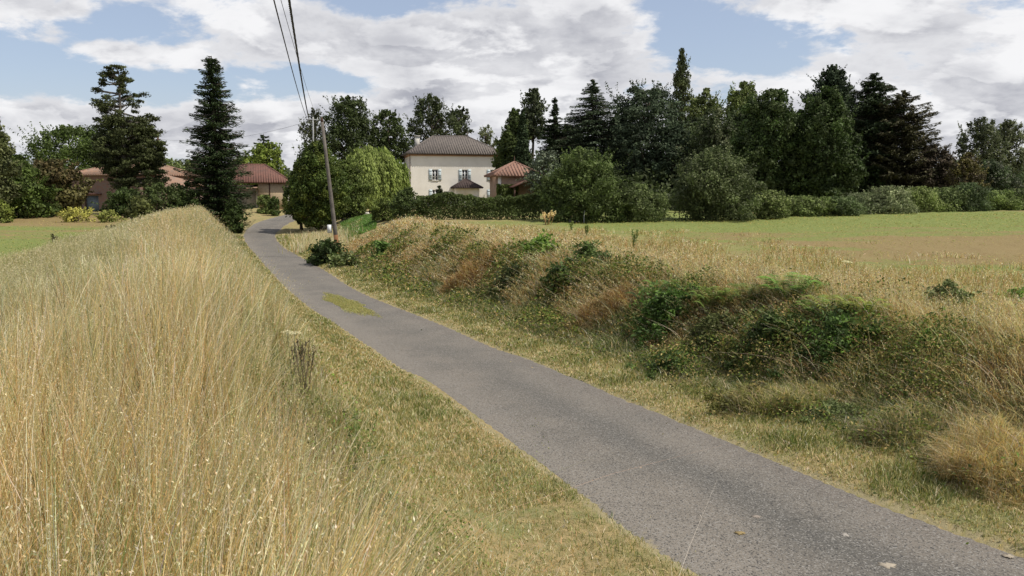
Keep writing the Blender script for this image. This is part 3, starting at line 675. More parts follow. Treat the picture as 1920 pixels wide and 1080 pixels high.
    Pp = np.concatenate([Pp, Pf]); N = np.concatenate([N, rg.standard_normal((nf, 3)) + np.column_stack([np.cos(thf), np.sin(thf), .4 + 0 * thf])]); cc = np.concatenate([cc, rg.integers(0, m, nf)]); n += nf
    # ragged shoots standing out of the outline
    ns = int(26 + 1.1 * m); bi = rg.integers(0, m, ns); sd_ = B[bi] - np.array([0, 0, z0 + .35 * (H - z0)]); sd_ /= np.linalg.norm(sd_, axis=1)[:, None] + 1e-6
    sd_ = sd_ + .45 * rg.standard_normal((ns, 3)) + np.array([0, 0, .55]); sl_n = np.minimum(brr[bi] * rg.uniform(.9, 1.9, ns), (H * 1.02 - B[bi, 2]) / np.maximum(sd_[:, 2], .08)) * rg.uniform(.8, 1.02, ns)
    kk = 12; tsh = np.tile(np.linspace(.3, 1, kk), ns); ri = np.repeat(np.arange(ns), kk)
    Ps_h = B[bi][ri] + sd_[ri] * (sl_n[ri] * tsh)[:, None] + rg.standard_normal((ns * kk, 3)) * (leaf * .45) * (1.2 - tsh)[:, None]
    Ps_h[:, 2] = np.clip(Ps_h[:, 2], .03, H * 1.01)
    Pp = np.concatenate([Pp, Ps_h]); N = np.concatenate([N, sd_[ri] * .5 + .8 * rg.standard_normal((ns * kk, 3))]); cc = np.concatenate([cc, bi[ri]]); n += ns * kk
    V, F = cards(Pp, N, leaf * 1.0, .6, rg, up)
    cb = np.array(col)[None] * 1.22 * (1 + .34 * rg.standard_normal((m, 1)).clip(-1.5, 1.8))
    if col2 is not None: k2 = rg.uniform(0, 1, m) < .35; cb[k2] = np.array(col2) * (1 + .2 * rg.standard_normal((k2.sum(), 1)))
    C = cb[cc] * rg.uniform(.7, 1.35, (n, 1))
    mesh_np('crown' if cat == 'tree' else 'foliage', V, F, M[mat], root, col=np.clip(np.repeat(C, 4, 0), .004, .6))
    return root

def spruce(label, px, Yd, top, half, seed, col=(.028, .045, .022), base_z0=.02, whorls=34, nbr=13, name='spruce_tree', cat='tree', droop=.28, tip=.2, group=None, prof=None, dens=1., card=.3, gapf=0.):
    rg = np.random.default_rng(seed)
    p = at(px, top, Yd); zb = gz(p.x, Yd); H = p.z - zb; Rr = half / FPX * Yd
    root = empty(name, (p.x, Yd, zb)); tag(root, label, cat, group)
    tb = MB(); tb.tube([(0, 0, -.1), (0, 0, H * .5), (0, 0, H * .98)], [H * .02, H * .012, .03], 9)
    PP, NN, UU = [], [], []
    pf = np.array(prof or [(0, .8), (.12, .9), (.25, .95), (.38, 1), (.45, .95), (.6, .78), (.75, .52), (.85, .4), (.93, .33), (.97, .2), (1, .05)])
    for w in range(whorls):
        f = (w + .5 * rg.uniform()) / whorls; z_w = H * (base_z0 + (.985 - base_z0) * f)
        R0 = Rr * np.interp(f, pf[:, 0], pf[:, 1])
        for k in range(nbr if f < .75 else max(6, nbr - 4)):
            if rg.uniform() < gapf * (f > .3): continue
            a = rg.uniform(0, 6.283); L = R0 * (rg.uniform(.45, 1.08) if rg.uniform() < .8 else rg.uniform(1., 1.22)) + .08; z = min(z_w + rg.uniform(-.8, .8) * H / whorls, H * .985)
            dr = droop * (1.15 - f * .7)
            ca, sa = math.cos(a), math.sin(a)
            def bp(s): return np.stack([ca * L * s, sa * L * s, z - dr * L * s + tip * L * s ** 2.6], -1)
            tb.tube([bp(np.array(s)) for s in (0., .5, 1.)], [.05 + .01 * L, .03, .012], 4)
            nn = int((10 + 26 * L) * dens); s = rg.uniform(.08, 1, nn) ** .8
            side = rg.standard_normal(nn) * .16 * L * (1.05 - s * .75) + rg.standard_normal(nn) * .05
            q = bp(s); q[:, 0] += -sa * side; q[:, 1] += ca * side; q[:, 2] -= np.abs(rg.standard_normal(nn)) * .13 + np.abs(side) * .2
            PP.append(q); NN.append(np.column_stack([rg.standard_normal(nn) * .5, rg.standard_normal(nn) * .5, np.full(nn, 1.)]))
            UU.append(np.column_stack([np.full(nn, ca), np.full(nn, sa), np.full(nn, -dr + .1)]) + np.column_stack([-sa * side, ca * side, 0 * side]) * .8)
    tb.build('trunk', M['bark'], root, smooth=True)
    PP, NN, UU = map(np.concatenate, (PP, NN, UU))
    V, F = cards(PP, NN, card, .38, rg, UU)
    C = np.array(col)[None] * 1.2 * rg.uniform(.6, 1.5, (len(PP), 1))
    mesh_np('crown', V, F, M['needle'], root, col=np.repeat(C, 4, 0))
    return root

def willow(label, px, Yd, top, half, seed=3):
    rg = np.random.default_rng(seed); p = at(px, top, Yd); zb = gz(p.x, Yd); H = p.z - zb; Rr = half / FPX * Yd
    root = empty('willow_tree', (p.x, Yd, zb)); tag(root, label, 'tree')
    tb = MB(); tb.tube([(0, 0, -.1), (.1, 0, H * .3), (0, .1, H * .75)], [.38, .3, .1], 9)
    PP, NN = [], []; CC = []
    for k in range(560):
        a = rg.uniform(0, 6.28); q = rg.uniform(.05, 1) ** .5
        lump = 1 + .12 * math.sin(3 * a + 1) + .06 * math.sin(7 * a)
        zt = H * (math.sqrt(max(0, 1 - (q * .93) ** 2.6)) * .62 + .38) * rg.uniform(.8, 1.0) * (1 + .05 * math.sin(5 * a + 6 * q)); r0 = q * Rr * lump * .96
        L = min(zt - rg.uniform(.1, .9), rg.uniform(1.4, 4.2) + 2.4 * q)
        if k % 16 == 0: tb.tube([(0, 0, H * .35), (math.cos(a) * r0 * .5, math.sin(a) * r0 * .5, zt * .95), (math.cos(a) * r0, math.sin(a) * r0, zt)], [.12, .07, .03], 5)
        nn = int(26 * L); s = rg.uniform(0, 1, nn)
        rr = r0 + .35 * np.sin(s * 1.6) + .1 * rg.standard_normal(nn) ; aa = a + .05 * rg.standard_normal(nn) / max(q, .2)
        PP.append(np.column_stack([np.cos(aa) * rr, np.sin(aa) * rr, zt - L * s + .15 * np.exp(-s * 8)]))
        out = np.column_stack([np.cos(aa), np.sin(aa), np.full(nn, .25 + .9 * (L * 0))])
        NN.append(out + .6 * rg.standard_normal((nn, 3)) + np.array([0, 0, .7]) * (s < .15)[:, None])
        CC.append(np.full((nn, 1), rg.uniform(.65, 1.35)) * rg.uniform(.8, 1.2, (nn, 1)))
    tb.build('trunk', M['bark'], root, smooth=True)
    PP, NN, CC = map(np.concatenate, (PP, NN, CC))
    V, F = cards(PP, NN, .42, .24, rg, np.array([0, 0, 1.4]))
    mesh_np('crown', V, F, M['leaf'], root, col=np.repeat(np.array([[.19, .255, .09]]) * CC, 4, 0))

G1, G2, G3, GB = (.050, .078, .024), (.036, .058, .022), (.075, .105, .035), (.05, .055, .03)
T = make_tree
# left side
T('field_tree', 'grey green tree cut off by the left edge of the photo', 'tree', -14, 62, 215, 34, 'oval', (.09, .11, .06), nb=70, nl=90, leaf=.2, seed=2, crown0=.1)
T('hedgerow_shrub', 'dark green shrub mass at the left edge of the photo', 'shrub', 22, 66, 292, 62, 'bush', G1, nb=80, seed=3, crown0=.02, group='shrubs beside the brick barn')
T('hedgerow_shrub', 'brownish green shrub touching the left end of the brick barn', 'shrub', 92, 70, 300, 58, 'bush', (.075, .075, .038), nb=80, seed=4, crown0=.02, col2=(.10, .085, .05), group='shrubs beside the brick barn')
T('meadow_shrub', 'small bright yellow green bush low at the left edge of the photo', 'shrub', 0, 60, 372, 20, 'bush', (.13, .17, .05), nb=30, nl=80, leaf=.15, seed=5, crown0=.02)
T('walnut_tree', 'broad dark green tree rising behind the brick barn roof, left of the pine', 'tree', 128, 100, 236, 88, 'broad', G1, nb=130, seed=6, crown0=.2, br=.17)
T('walnut_tree', 'dark rounded tree behind the pine trunk, above the brick barn roof', 'tree', 205, 104, 228, 60, 'broad', G2, nb=80, seed=66, crown0=.25)
T('distant_tree', 'pale hazy green tree in the gap between the pine and the spruce', 'tree', 318, 190, 298, 32, 'round', (.11, .15, .07), nb=50, leaf=.5, seed=7, crown0=.05)
T('distant_tree', 'low pale tree top just left of the spruce, far behind', 'tree', 352, 200, 300, 26, 'round', (.10, .13, .065), nb=40, leaf=.5, seed=8, crown0=.05)
# pine: sparse open top, dense lower crown
def pine(label, px, Yd, top, seed, tiers, col=(.045, .062, .03), bark='bark', lowblob=True):
    rg = np.random.default_rng(seed); p = at(px, top, Yd); zb = gz(p.x, Yd); H = p.z - zb; s = Yd / FPX
    root = empty('pine_tree', (p.x, Yd, zb)); tag(root, label, 'tree')
    tb = MB(); tb.tube([(0, 0, -.1), (.15, 0, H * .3), (-.1, 0, H * .6), (0, 0, H * .97)], [.34, .27, .17, .04], 9)
    PP, NN, CC = [], [], []
    for (zf, dx, rx, dens) in tiers:
        for k in range(int(dens)):
            a = rg.uniform(0, 6.28); q = rg.uniform(.25, 1) ** .6
            c = np.array([dx * s + math.cos(a) * rx * s * q, math.sin(a) * rx * s * q * .9, H * zf + rg.uniform(-.6, .6)])
            if k % 2 == 0: tb.tube([(0, 0, H * zf - .1 * rx * s), tuple(c * .6 + np.array([0, 0, H * zf * .4 - .1])), tuple(c)], [.08, .05, .02], 4)
            nn = 95; d = rg.standard_normal((nn, 3)); d /= np.linalg.norm(d, axis=1)[:, None]
            rb = rg.uniform(.28, .62)
            PP.append(c + d * rb * np.array([1.2, 1.2, .55]) * rg.uniform(.3, 1, (nn, 1))); NN.append(d + .7 * rg.standard_normal((nn, 3)))
            CC.append(np.full((nn, 1), rg.uniform(.6, 1.5)) * rg.uniform(.7, 1.3, (nn, 1)))
    tb.build('trunk', M[bark], root, smooth=True)
    PP, NN, CC = map(np.concatenate, (PP, NN, CC)); PP[:, 2] = np.minimum(PP[:, 2], H)
    V, F = cards(PP, NN, .24, .4, rg); mesh_np('crown', V, F, M['needle'], root, col=np.repeat(np.array([col]) * CC, 4, 0))
    return root
tiers = [(1.0 - .004, 0, 6, 3), (.965, -6, 18, 6), (.93, -2, 24, 7), (.89, -12, 26, 7), (.87, 8, 24, 5), (.83, -14, 34, 10), (.79, 4, 42, 9), (.75, 5, 46, 12), (.71, 12, 46, 12), (.67, 8, 50, 14),
         (.62, 10, 50, 34), (.57, 10, 52, 46), (.52, 14, 56, 55), (.47, 12, 60, 60), (.42, 12, 62, 60), (.37, 14, 62, 54), (.32, 12, 60, 50), (.27, 20, 56, 40), (.23, 26, 50, 26)]
pine('tall pine with open ragged top standing before the brick barn', 222, 74, 125, 11, tiers, (.052, .065, .030), 'bark_pale')
spruce('tall dark conical spruce standing alone at the end of the straw grass ridge', 396, 72, 98, 60, 12, whorls=44, nbr=17, dens=1.05, gapf=.12, droop=.42, tip=.26, card=.27)
for q in [('dark shrub under the pine, right of the grey garage door', 235, 70, 352, 42, 20, G2), ('dark shrub between the garage door and the spruce', 300, 69, 344, 48, 21, (.045, .065, .028)),
          ('lightest small shrub at the foot of the pine', 262, 66, 368, 24, 22, (.09, .11, .05)), ('dark low shrub hard against the left side of the spruce', 348, 70, 342, 36, 23, G2), ('low dark shrub between spruce and stone barn', 436, 69, 372, 18, 24, G2)]:
    T('garden_shrub', q[0], 'shrub', q[1], q[2], q[3], q[4], 'bush', q[6], nb=45, nl=110, leaf=.2, seed=q[5], crown0=.02, group='shrubs below the pine and spruce')
T('weed_clump', 'yellow flowering weed clump at the edge of the left field near the brown shrub', 'plant', 140, 60, 388, 30, 'bush', (.26, .27, .09), nb=30, nl=50, leaf=.12, seed=25, crown0=.02)
T('weed_clump', 'pale weed clump just below the grey garage door', 'plant', 205, 61, 394, 22, 'bush', (.17, .20, .07), nb=24, nl=50, leaf=.12, seed=26, crown0=.02)
# behind the stone barn and the big bush
spruce('dark conifer with spiky top behind the stone barn', 494, 135, 248, 48, 30, col=(.03, .045, .025), whorls=16, nbr=9, name='fir_tree', prof=[(0, 1), (.3, .95), (.6, .75), (.85, .4), (1, .05)], card=.5)
T('lime_tree', 'bright yellow green rounded tree behind the stone barn', 'tree', 500, 122, 268, 38, 'round', (.115, .16, .04), nb=70, leaf=.35, seed=31, crown0=.1)
T('orchard_tree', 'pale green low tree seen just over the stone barn roof', 'tree', 452, 128, 292, 26, 'round', (.12, .16, .06), nb=40, leaf=.35, seed=32, crown0=.05)
T('yew_bush', 'large dark dense bush beside the lane bend, left of the leaning pole', 'tree', 592, 70, 268, 56, 'broad', (.05, .078, .024), nb=170, nl=130, br=.17, leaf=.2, seed=33, crown0=.07, col2=(.085, .115, .03))
T('yew_bush', 'olive green bush between the leaning pole and the willow', 'tree', 648, 74, 300, 44, 'bush', (.06, .085, .028), nb=90, nl=120, leaf=.2, seed=34, crown0=.03)
T('yew_bush', 'lower left shoulder of dark bush where the lane disappears', 'shrub', 562, 73, 305, 24, 'round', (.05, .075, .025), nb=60, nl=120, leaf=.2, seed=35, crown0=.12)
T('ash_tree', 'thin sparse tree standing behind the wire pole', 'tree', 588, 118, 205, 34, 'oval', (.045, .055, .032), nb=42, nl=60, br=.24, leaf=.3, seed=36, crown0=.3, gap=.15)
T('poplar_tree', 'tall dark tree with notched top behind the leaning pole', 'tree', 655, 120, 182, 52, 'tallflat', (.04, .058, .026), nb=120, nl=110, leaf=.32, seed=37, crown0=.15, br=.2)
T('poplar_tree', 'dark tree behind the willow, lower than its neighbours', 'tree', 728, 122, 208, 40, 'tallflat', (.042, .062, .026), nb=90, nl=110, leaf=.32, seed=38, crown0=.1)
T('poplar_tree', 'tall loose tree directly behind the left corner of the house roof', 'tree', 808, 134, 178, 54, 'broad', (.038, .052, .026), nb=95, nl=100, br=.17, leaf=.34, seed=39, crown0=.3, gap=.1)
T('poplar_tree', 'small separate tree top behind the house ridge', 'tree', 862, 138, 200, 24, 'round', (.035, .048, .026), nb=26, nl=90, leaf=.34, seed=40, crown0=.6)
willow('weeping willow with light green hanging curtains between pole and house', 696, 84, 276, 60)
# around the house
T('garden_shrub', 'round light green shrub at the left end of the house hedge', 'shrub', 722, 62, 372, 26, 'bush', (.085, .115, .04), nb=55, nl=110, leaf=.14, seed=41, crown0=.02)
T('garden_shrub', 'dark shrub below the left corner of the house', 'shrub', 764, 60, 352, 30, 'bush', (.05, .075, .03), nb=60, nl=110, leaf=.14, seed=42, crown0=.02)
T('climbing_shrub', 'dark ivy mass on the tiled annex left of the house', 'plant', 752, 100, 318, 13, 'round', G2, nb=30, leaf=.25, seed=43, crown0=.3)
spruce('small dark triangular cypress in front of the house window', 824, 108, 346, 11, 44, name='young_cypress', whorls=14, nbr=9, card=.25)
T('maple_tree', 'dark broadleaf tree covering the right end of the house', 'tree', 966, 98, 205, 30, 'oval', (.048, .07, .028), nb=100, leaf=.3, seed=45, crown0=.2)
T('maple_tree', 'light green foliage hanging over the right end of the house roof', 'tree', 948, 104, 252, 20, 'round', (.07, .10, .035), nb=60, leaf=.28, seed=46, crown0=.35)
T('thin_tree', 'small thin distant tree seen right of the house ridge', 'tree', 912, 150, 235, 22, 'round', (.10, .12, .08), nb=30, nl=50, leaf=.35, seed=47, crown0=.4, gap=.2)
T('cypress_tree', 'dark pointed cypress just behind the tiled pavilion', 'tree', 980, 92, 208, 24, 'cone', (.022, .036, .018), nb=110, nl=110, br=.3, leaf=.25, seed=48, crown0=.02, mat='needle')
T('umbrella_pine', 'loose pine top rising behind the pointed cypress', 'tree', 1000, 110, 168, 26, 'broad', (.04, .052, .03), nb=40, nl=90, leaf=.3, seed=49, crown0=.6, mat='needle', br=.3)
spruce('narrow conifer with a knobby top right of the pointed cypress', 1040, 100, 180, 38, 50, name='fir_tree', whorls=40, nbr=11, col=(.03, .045, .026), prof=[(0, .9), (.3, 1), (.55, .8), (.7, .85), (.8, .3), (.9, .22), (1, .05)], card=.36)
T('blue_cedar', 'silvery low cedar boughs just right of the tiled pavilion roof', 'tree', 1024, 84, 284, 42, 'bush', (.10, .125, .105), nb=60, nl=90, br=.25, leaf=.25, seed=51, crown0=.3, squash=.3, mat='needle')
spruce('grey green cedar with a drooping pointed top', 1112, 100, 143, 84, 52, name='cedar_tree', whorls=44, nbr=13, col=(.05, .07, .05), droop=.18, tip=.05, prof=[(0, 1), (.3, 1), (.5, .9), (.65, .7), (.8, .42), (.92, .2), (1, .04)], card=.34, gapf=.1)
T('cedar_tree', 'huge spreading flat topped cedar in the middle of the wood', 'tree', 1215, 98, 156, 84, 'tallflat', (.036, .052, .035), nb=190, nl=130, br=.2, leaf=.3, seed=53, crown0=.12, squash=.35, mat='needle')
T('cedar_tree', 'lower dark side of the spreading cedar, right of its trunk', 'tree', 1262, 94, 236, 56, 'bush', (.032, .048, .032), nb=100, nl=120, br=.22, leaf=.3, seed=54, crown0=.05, squash=.4, mat='needle')
T('lombardy_poplar', 'tall narrow poplar rising highest above the wood', 'tree', 1280, 150, 94, 23, 'column', (.05, .065, .035), nb=60, nl=80, br=.3, leaf=.42, seed=55, crown0=.1)
T('willow_bank_tree', 'light green tree top behind the wood, right of the poplar', 'tree', 1322, 130, 168, 42, 'round', (.08, .105, .045), nb=70, leaf=.36, seed=56, crown0=.2)
T('willow_bank_tree', 'light green feathery tree top at the middle of the wood skyline', 'tree', 1395, 126, 156, 46, 'round', (.085, .115, .045), nb=80, leaf=.36, seed=57, crown0=.2)
T('magnolia_tree', 'sparse tree with pale upper leaves in front of the wood', 'tree', 1335, 92, 205, 58, 'broad', (.05, .068, .038), nb=90, nl=90, leaf=.3, seed=58, crown0=.1, col2=(.10, .12, .085))
T('chestnut_tree', 'round topped dark broadleaf tree, left one of the tall pair', 'tree', 1448, 84, 170, 62, 'tallflat', (.038, .062, .024), nb=170, nl=130, leaf=.26, seed=59, crown0=.03, br=.19, col2=(.06, .085, .04))
T('chestnut_tree', 'tallest dark broadleaf tree with bulging outline, right one of the tall pair', 'tree', 1552, 82, 166, 60, 'tallflat', (.036, .058, .022), nb=190, nl=130, leaf=.26, seed=60, crown0=.03, br=.19, col2=(.055, .08, .036))
T('black_pine', 'dark rounded pine top poking over the tallest broadleaf tree', 'tree', 1563, 96, 124, 44, 'broad', (.022, .034, .02), nb=90, nl=110, leaf=.28, seed=61, crown0=.5, mat='needle')
spruce('tall dark conifer with a ragged spire near the right end of the wood', 1640, 88, 134, 60, 62, name='fir_tree', whorls=46, nbr=14, col=(.034, .05, .03), prof=[(0, 1), (.4, 1), (.6, .95), (.72, .9), (.85, .66), (.93, .36), (1, .05)], card=.36)
spruce('conifer with reddish brown bare branches at the right end of the wood', 1698, 86, 164, 66, 63, name='larch_tree', whorls=38, nbr=12, col=(.05, .05, .032), droop=-.15, tip=.1, prof=[(0, 1), (.4, 1), (.65, .86), (.85, .6), (.95, .3), (1, .05)], card=.36, gapf=.25)
T('chestnut_tree', 'dark filler tree low between the broadleaf pair and the conifers', 'tree', 1612, 88, 262, 54, 'bush', G2, nb=80, leaf=.28, seed=64, crown0=.02)
T('plum_tree', 'purplish brown rounded bush tree right of the reddish conifer', 'tree', 1752, 84, 272, 44, 'bush', (.05, .042, .036), nb=80, leaf=.24, seed=65, crown0=.03)
T('smoke_bush', 'ochre and green mottled bush between the purple bush and the grey trees', 'shrub', 1812, 80, 288, 36, 'bush', (.085, .078, .035), nb=60, nl=110, leaf=.2, seed=67, crown0=.03, col2=(.06, .05, .035))
T('olive_ash', 'airy grey green tree, left one of the two at the right edge', 'tree', 1846, 96, 222, 42, 'round', (.075, .09, .06), nb=80, nl=70, leaf=.26, seed=68, crown0=.1)
T('olive_ash', 'airy grey green tree, right one of the two at the right edge', 'tree', 1892, 99, 226, 38, 'round', (.08, .095, .062), nb=80, nl=70, leaf=.26, seed=69, crown0=.1)
T('bramble_shrub', 'dark glossy shrub in front of the two grey green trees', 'shrub', 1868, 84, 300, 46, 'bush', (.045, .068, .035), nb=70, leaf=.22, seed=70, crown0=.02, col2=(.12, .14, .12))
for i, (px_i, tp_i, hw_i, lb_) in enumerate([(1070, 236, 46, 'dark filler tree behind the big round bush, left end of the wood'), (1165, 215, 50, 'dark tree crown filling the gap between the pointed cedar and the spreading cedar'), (1300, 222, 52, 'dark rounded crown low behind the tree with pale upper leaves'),
                                      (1398, 200, 46, 'dark rounded crown left of the tall broadleaf pair'), (1500, 208, 40, 'dark crown filling the gap inside the tall broadleaf pair'), (1610, 196, 44, 'dark crown between the tallest broadleaf tree and the ragged conifer')]):
    T('wood_tree', lb_, 'tree', px_i, 108, tp_i, hw_i, 'broad', (.038, .055, .026), nb=90, nl=110, leaf=.34, seed=120 + i, crown0=.04)
# big bushes and hedge along the far side of the right field
T('field_bush', 'big rounded green bush right of the tiled pavilion', 'shrub', 1092, 58, 277, 80, 'bush', (.06, .088, .034), nb=190, nl=140, br=.16, leaf=.17, seed=71, crown0=.02, col2=(.085, .12, .05), group='big bushes along the field edge')
T('field_bush', 'lower paler bush between the two big rounded bushes', 'shrub', 1198, 58, 346, 56, 'bush', (.085, .115, .055), nb=90, nl=130, leaf=.15, seed=72, crown0=.02, group='big bushes along the field edge')
T('field_bush', 'big rounded grey green bush at the middle of the field edge', 'shrub', 1340, 60, 278, 88, 'bush', (.062, .082, .042), nb=200, nl=140, br=.16, leaf=.17, seed=73, crown0=.02, col2=(.085, .11, .06), group='big bushes along the field edge')
hs = [(1452, 62, 360, 34, 'first pale leafed'), (1515, 64, 368, 36, 'second'), (1572, 66, 366, 34, 'third'), (1625, 68, 356, 36, 'fourth'), (1668, 69, 340, 34, 'tallest silvery'), (1722, 71, 352, 34, 'sixth yellow green'),
      (1775, 73, 350, 32, 'seventh'), (1818, 74, 338, 34, 'dark tall'), (1868, 76, 350, 34, 'ninth bright'), (1915, 78, 356, 30, 'last')]
wh = ['low pale shrub just right of the big grey green bush', 'low green shrub below the round topped tree', 'low shrub below the gap between the broadleaf pair', 'greyish shrub under the tallest broadleaf tree',
      'tall silvery willow shrub in the hedge under the ragged conifer', 'yellow green hedge shrub under the reddish conifer', 'small hedge shrub below the purplish bush', 'dark standing shrub under the ochre bush',
      'bright green hedge shrub below the two grey green trees', 'last hedge shrub at the right edge of the photo']
hc = [(.085, .11, .05), (.07, .095, .04), (.06, .085, .045), (.085, .105, .07), (.10, .12, .08), (.10, .13, .055), (.07, .095, .045), (.045, .065, .035), (.09, .125, .05), (.06, .08, .04)]
for i, q in enumerate(hs):
    T('hedge_shrub', wh[i], 'shrub', q[0] + (i * 37 % 11) - 5, q[1] + (i * 53 % 7) * .35, q[2] + (i * 29 % 13) - 3, q[3] * (1.15 + .07 * (i * 31 % 6)), 'bush', tuple(c * 1.35 for c in hc[i]), nb=75, nl=110, leaf=.15, seed=80 + i, crown0=.02, group='shrubs of the hedge along the far field edge', br=.22)
# clipped hedge before the house: one long thing
def hedge(label, x0, x1, Yd, top, seed, col):
    rg = np.random.default_rng(seed); a = at(x0, top, Yd); c = at(x1, top, Yd); zb = gz((a.x + c.x) / 2, Yd); L = c.x - a.x
    root = empty('hedge', ((a.x + c.x) / 2, Yd, zb)); tag(root, label, 'hedge')
    n = 26000; u = rg.uniform(-.5, .5, n) * L; v = rg.uniform(-.7, .7, n); H = a.z - zb
    hh = H * (.93 + .09 * pn(u, u * 0, seed, 1.2) + .05 * pn(u, u * 0, seed + 1, 5)) ; t = rg.uniform(0, 1, n) ** .7
    f = rg.uniform(0, 1, n); front = f < .6
    v = np.where(front, -.7 + .12 * rg.standard_normal(n) + .1 * pn(u, t * H, 5, 3), v); z = np.where(front, t * hh, hh - .12 * np.abs(rg.standard_normal(n)))
    N = np.where(front[:, None], np.array([[0, -1, .4]]), np.array([[0, 0, 1.]])) + .6 * rg.standard_normal((n, 3))
    V, F = cards(np.column_stack([u, v, np.maximum(z, .02)]), N, .13, .65, rg)
    cl = np.array([col]) * rg.uniform(.6, 1.5, (n, 1)) * (1 + .2 * pn(u, z, 9, 2.))[:, None]
    mesh_np('foliage', V, F, M['leaf'], root, col=np.repeat(cl, 4, 0))
    tb = MB()
    for xx in np.arange(-L / 2 + .3, L / 2, .6): tb.tube([(xx, 0, -.05), (xx + .1, .05, H * .4), (xx - .1, 0, H * .85)], [.04, .03, .01], 5)
    tb.build('stems', M['bark'], root)
hedge('long dark green hedge between the field and the cream house', 782, 1012, 61, 362, 90, (.058, .085, .032))

# ------------------------------------------------------------------ buildings
M['plaster'] = simple('cream_plaster', (.86, .81, .72), .9, .2, 0, .5, col2=(.78, .73, .64), bump=.15, bscale=15)
M['plaster_grey'] = simple('shutter_paint', (.46, .52, .53), .6, .3, .15, 3)
M['white'] = simple('white_paint', (.75, .75, .73), .5, .4, .1, 3)
M['stone'] = simple('rubble_stone', (.42, .32, .20), .95, .15, 0, 5, col2=(.30, .24, .17), bump=.8, bscale=6)
M['stone_shaded'] = simple('shaded_stone', (.33, .30, .25), .95, .15, 0, 3, col2=(.22, .20, .17), bump=.8, bscale=6)  # darker grey copy of the wall stone, shade of the left side painted in
M['brick'] = simple('brick', (.21, .12, .09), .9, .2, 0, 3, col2=(.19, .15, .125), bump=.4, bscale=12)  # darkened so the tree shade on the barn walls sits in the colour
M['tile_dark'] = simple('weathered_tile', (.17, .145, .125), .9, .15, 0, 3, col2=(.11, .097, .088))
M['tile_red'] = simple('red_tile', (.31, .175, .125), .9, .15, 0, 3, col2=(.19, .125, .10))
M['tile_brown'] = simple('brown_tile', (.17, .085, .065), .9, .15, 0, 2, col2=(.12, .07, .055))
M['tile_orange'] = simple('orange_tile', (.31, .185, .125), .9, .15, 0, 2.5, col2=(.23, .17, .13))  # dulled to put the pine's shade on the barn roof into the colour
M['glass'] = simple('window_glass', (.02, .025, .03), .08, .6)
M['dark_wood'] = simple('dark_wood', (.09, .05, .035), .8, .2, .4, 5)
M['garage'] = simple('garage_door_paint', (.14, .17, .19), .6, .3, .2, 2)
M['white_stone'] = simple('pale_stone', (.55, .52, .46), .9, .2, .3, 3)
M['pole'] = simple('weathered_pole', (.17, .15, .125), .9, .2, 0, 2.5, col2=(.11, .095, .08), bump=.4)
M['pole_foot'] = simple('pole_foot', (.22, .11, .05), .9, .2, .4, 4)
M['concrete'] = simple('concrete', (.34, .34, .33), .9, .2, .3, 4)
M['cable'] = simple('black_cable', (.02, .02, .022), .6, .3)
M['ivy'] = M['leaf']

def wall_holes(mb, ux0, ux1, z0, z1, holes, y0, depth=.22):
    """front wall in the plane y=y0 with real openings and reveals"""
    xs = sorted({ux0, ux1} | {h[0] for h in holes} | {h[1] for h in holes}); zs = sorted({z0, z1} | {h[2] for h in holes} | {h[3] for h in holes})
    for i in range(len(xs) - 1):
        for j in range(len(zs) - 1):
            cx, cz = (xs[i] + xs[i+1]) / 2, (zs[j] + zs[j+1]) / 2
            if any(h[0] < cx < h[1] and h[2] < cz < h[3] for h in holes): continue
            mb.add([(xs[i], y0, zs[j]), (xs[i+1], y0, zs[j]), (xs[i+1], y0, zs[j+1]), (xs[i], y0, zs[j+1])], [(0, 1, 2, 3)])
    for a, c, d, e in holes:
        y1 = y0 + depth
        mb.add([(a, y0, d), (a, y1, d), (a, y1, e), (a, y0, e)], [(0, 1, 2, 3)]); mb.add([(c, y0, d), (c, y0, e), (c, y1, e), (c, y1, d)], [(0, 1, 2, 3)])
        mb.add([(a, y0, d), (c, y0, d), (c, y1, d), (a, y1, d)], [(0, 1, 2, 3)]); mb.add([(a, y0, e), (a, y1, e), (c, y1, e), (c, y0, e)], [(0, 1, 2, 3)])
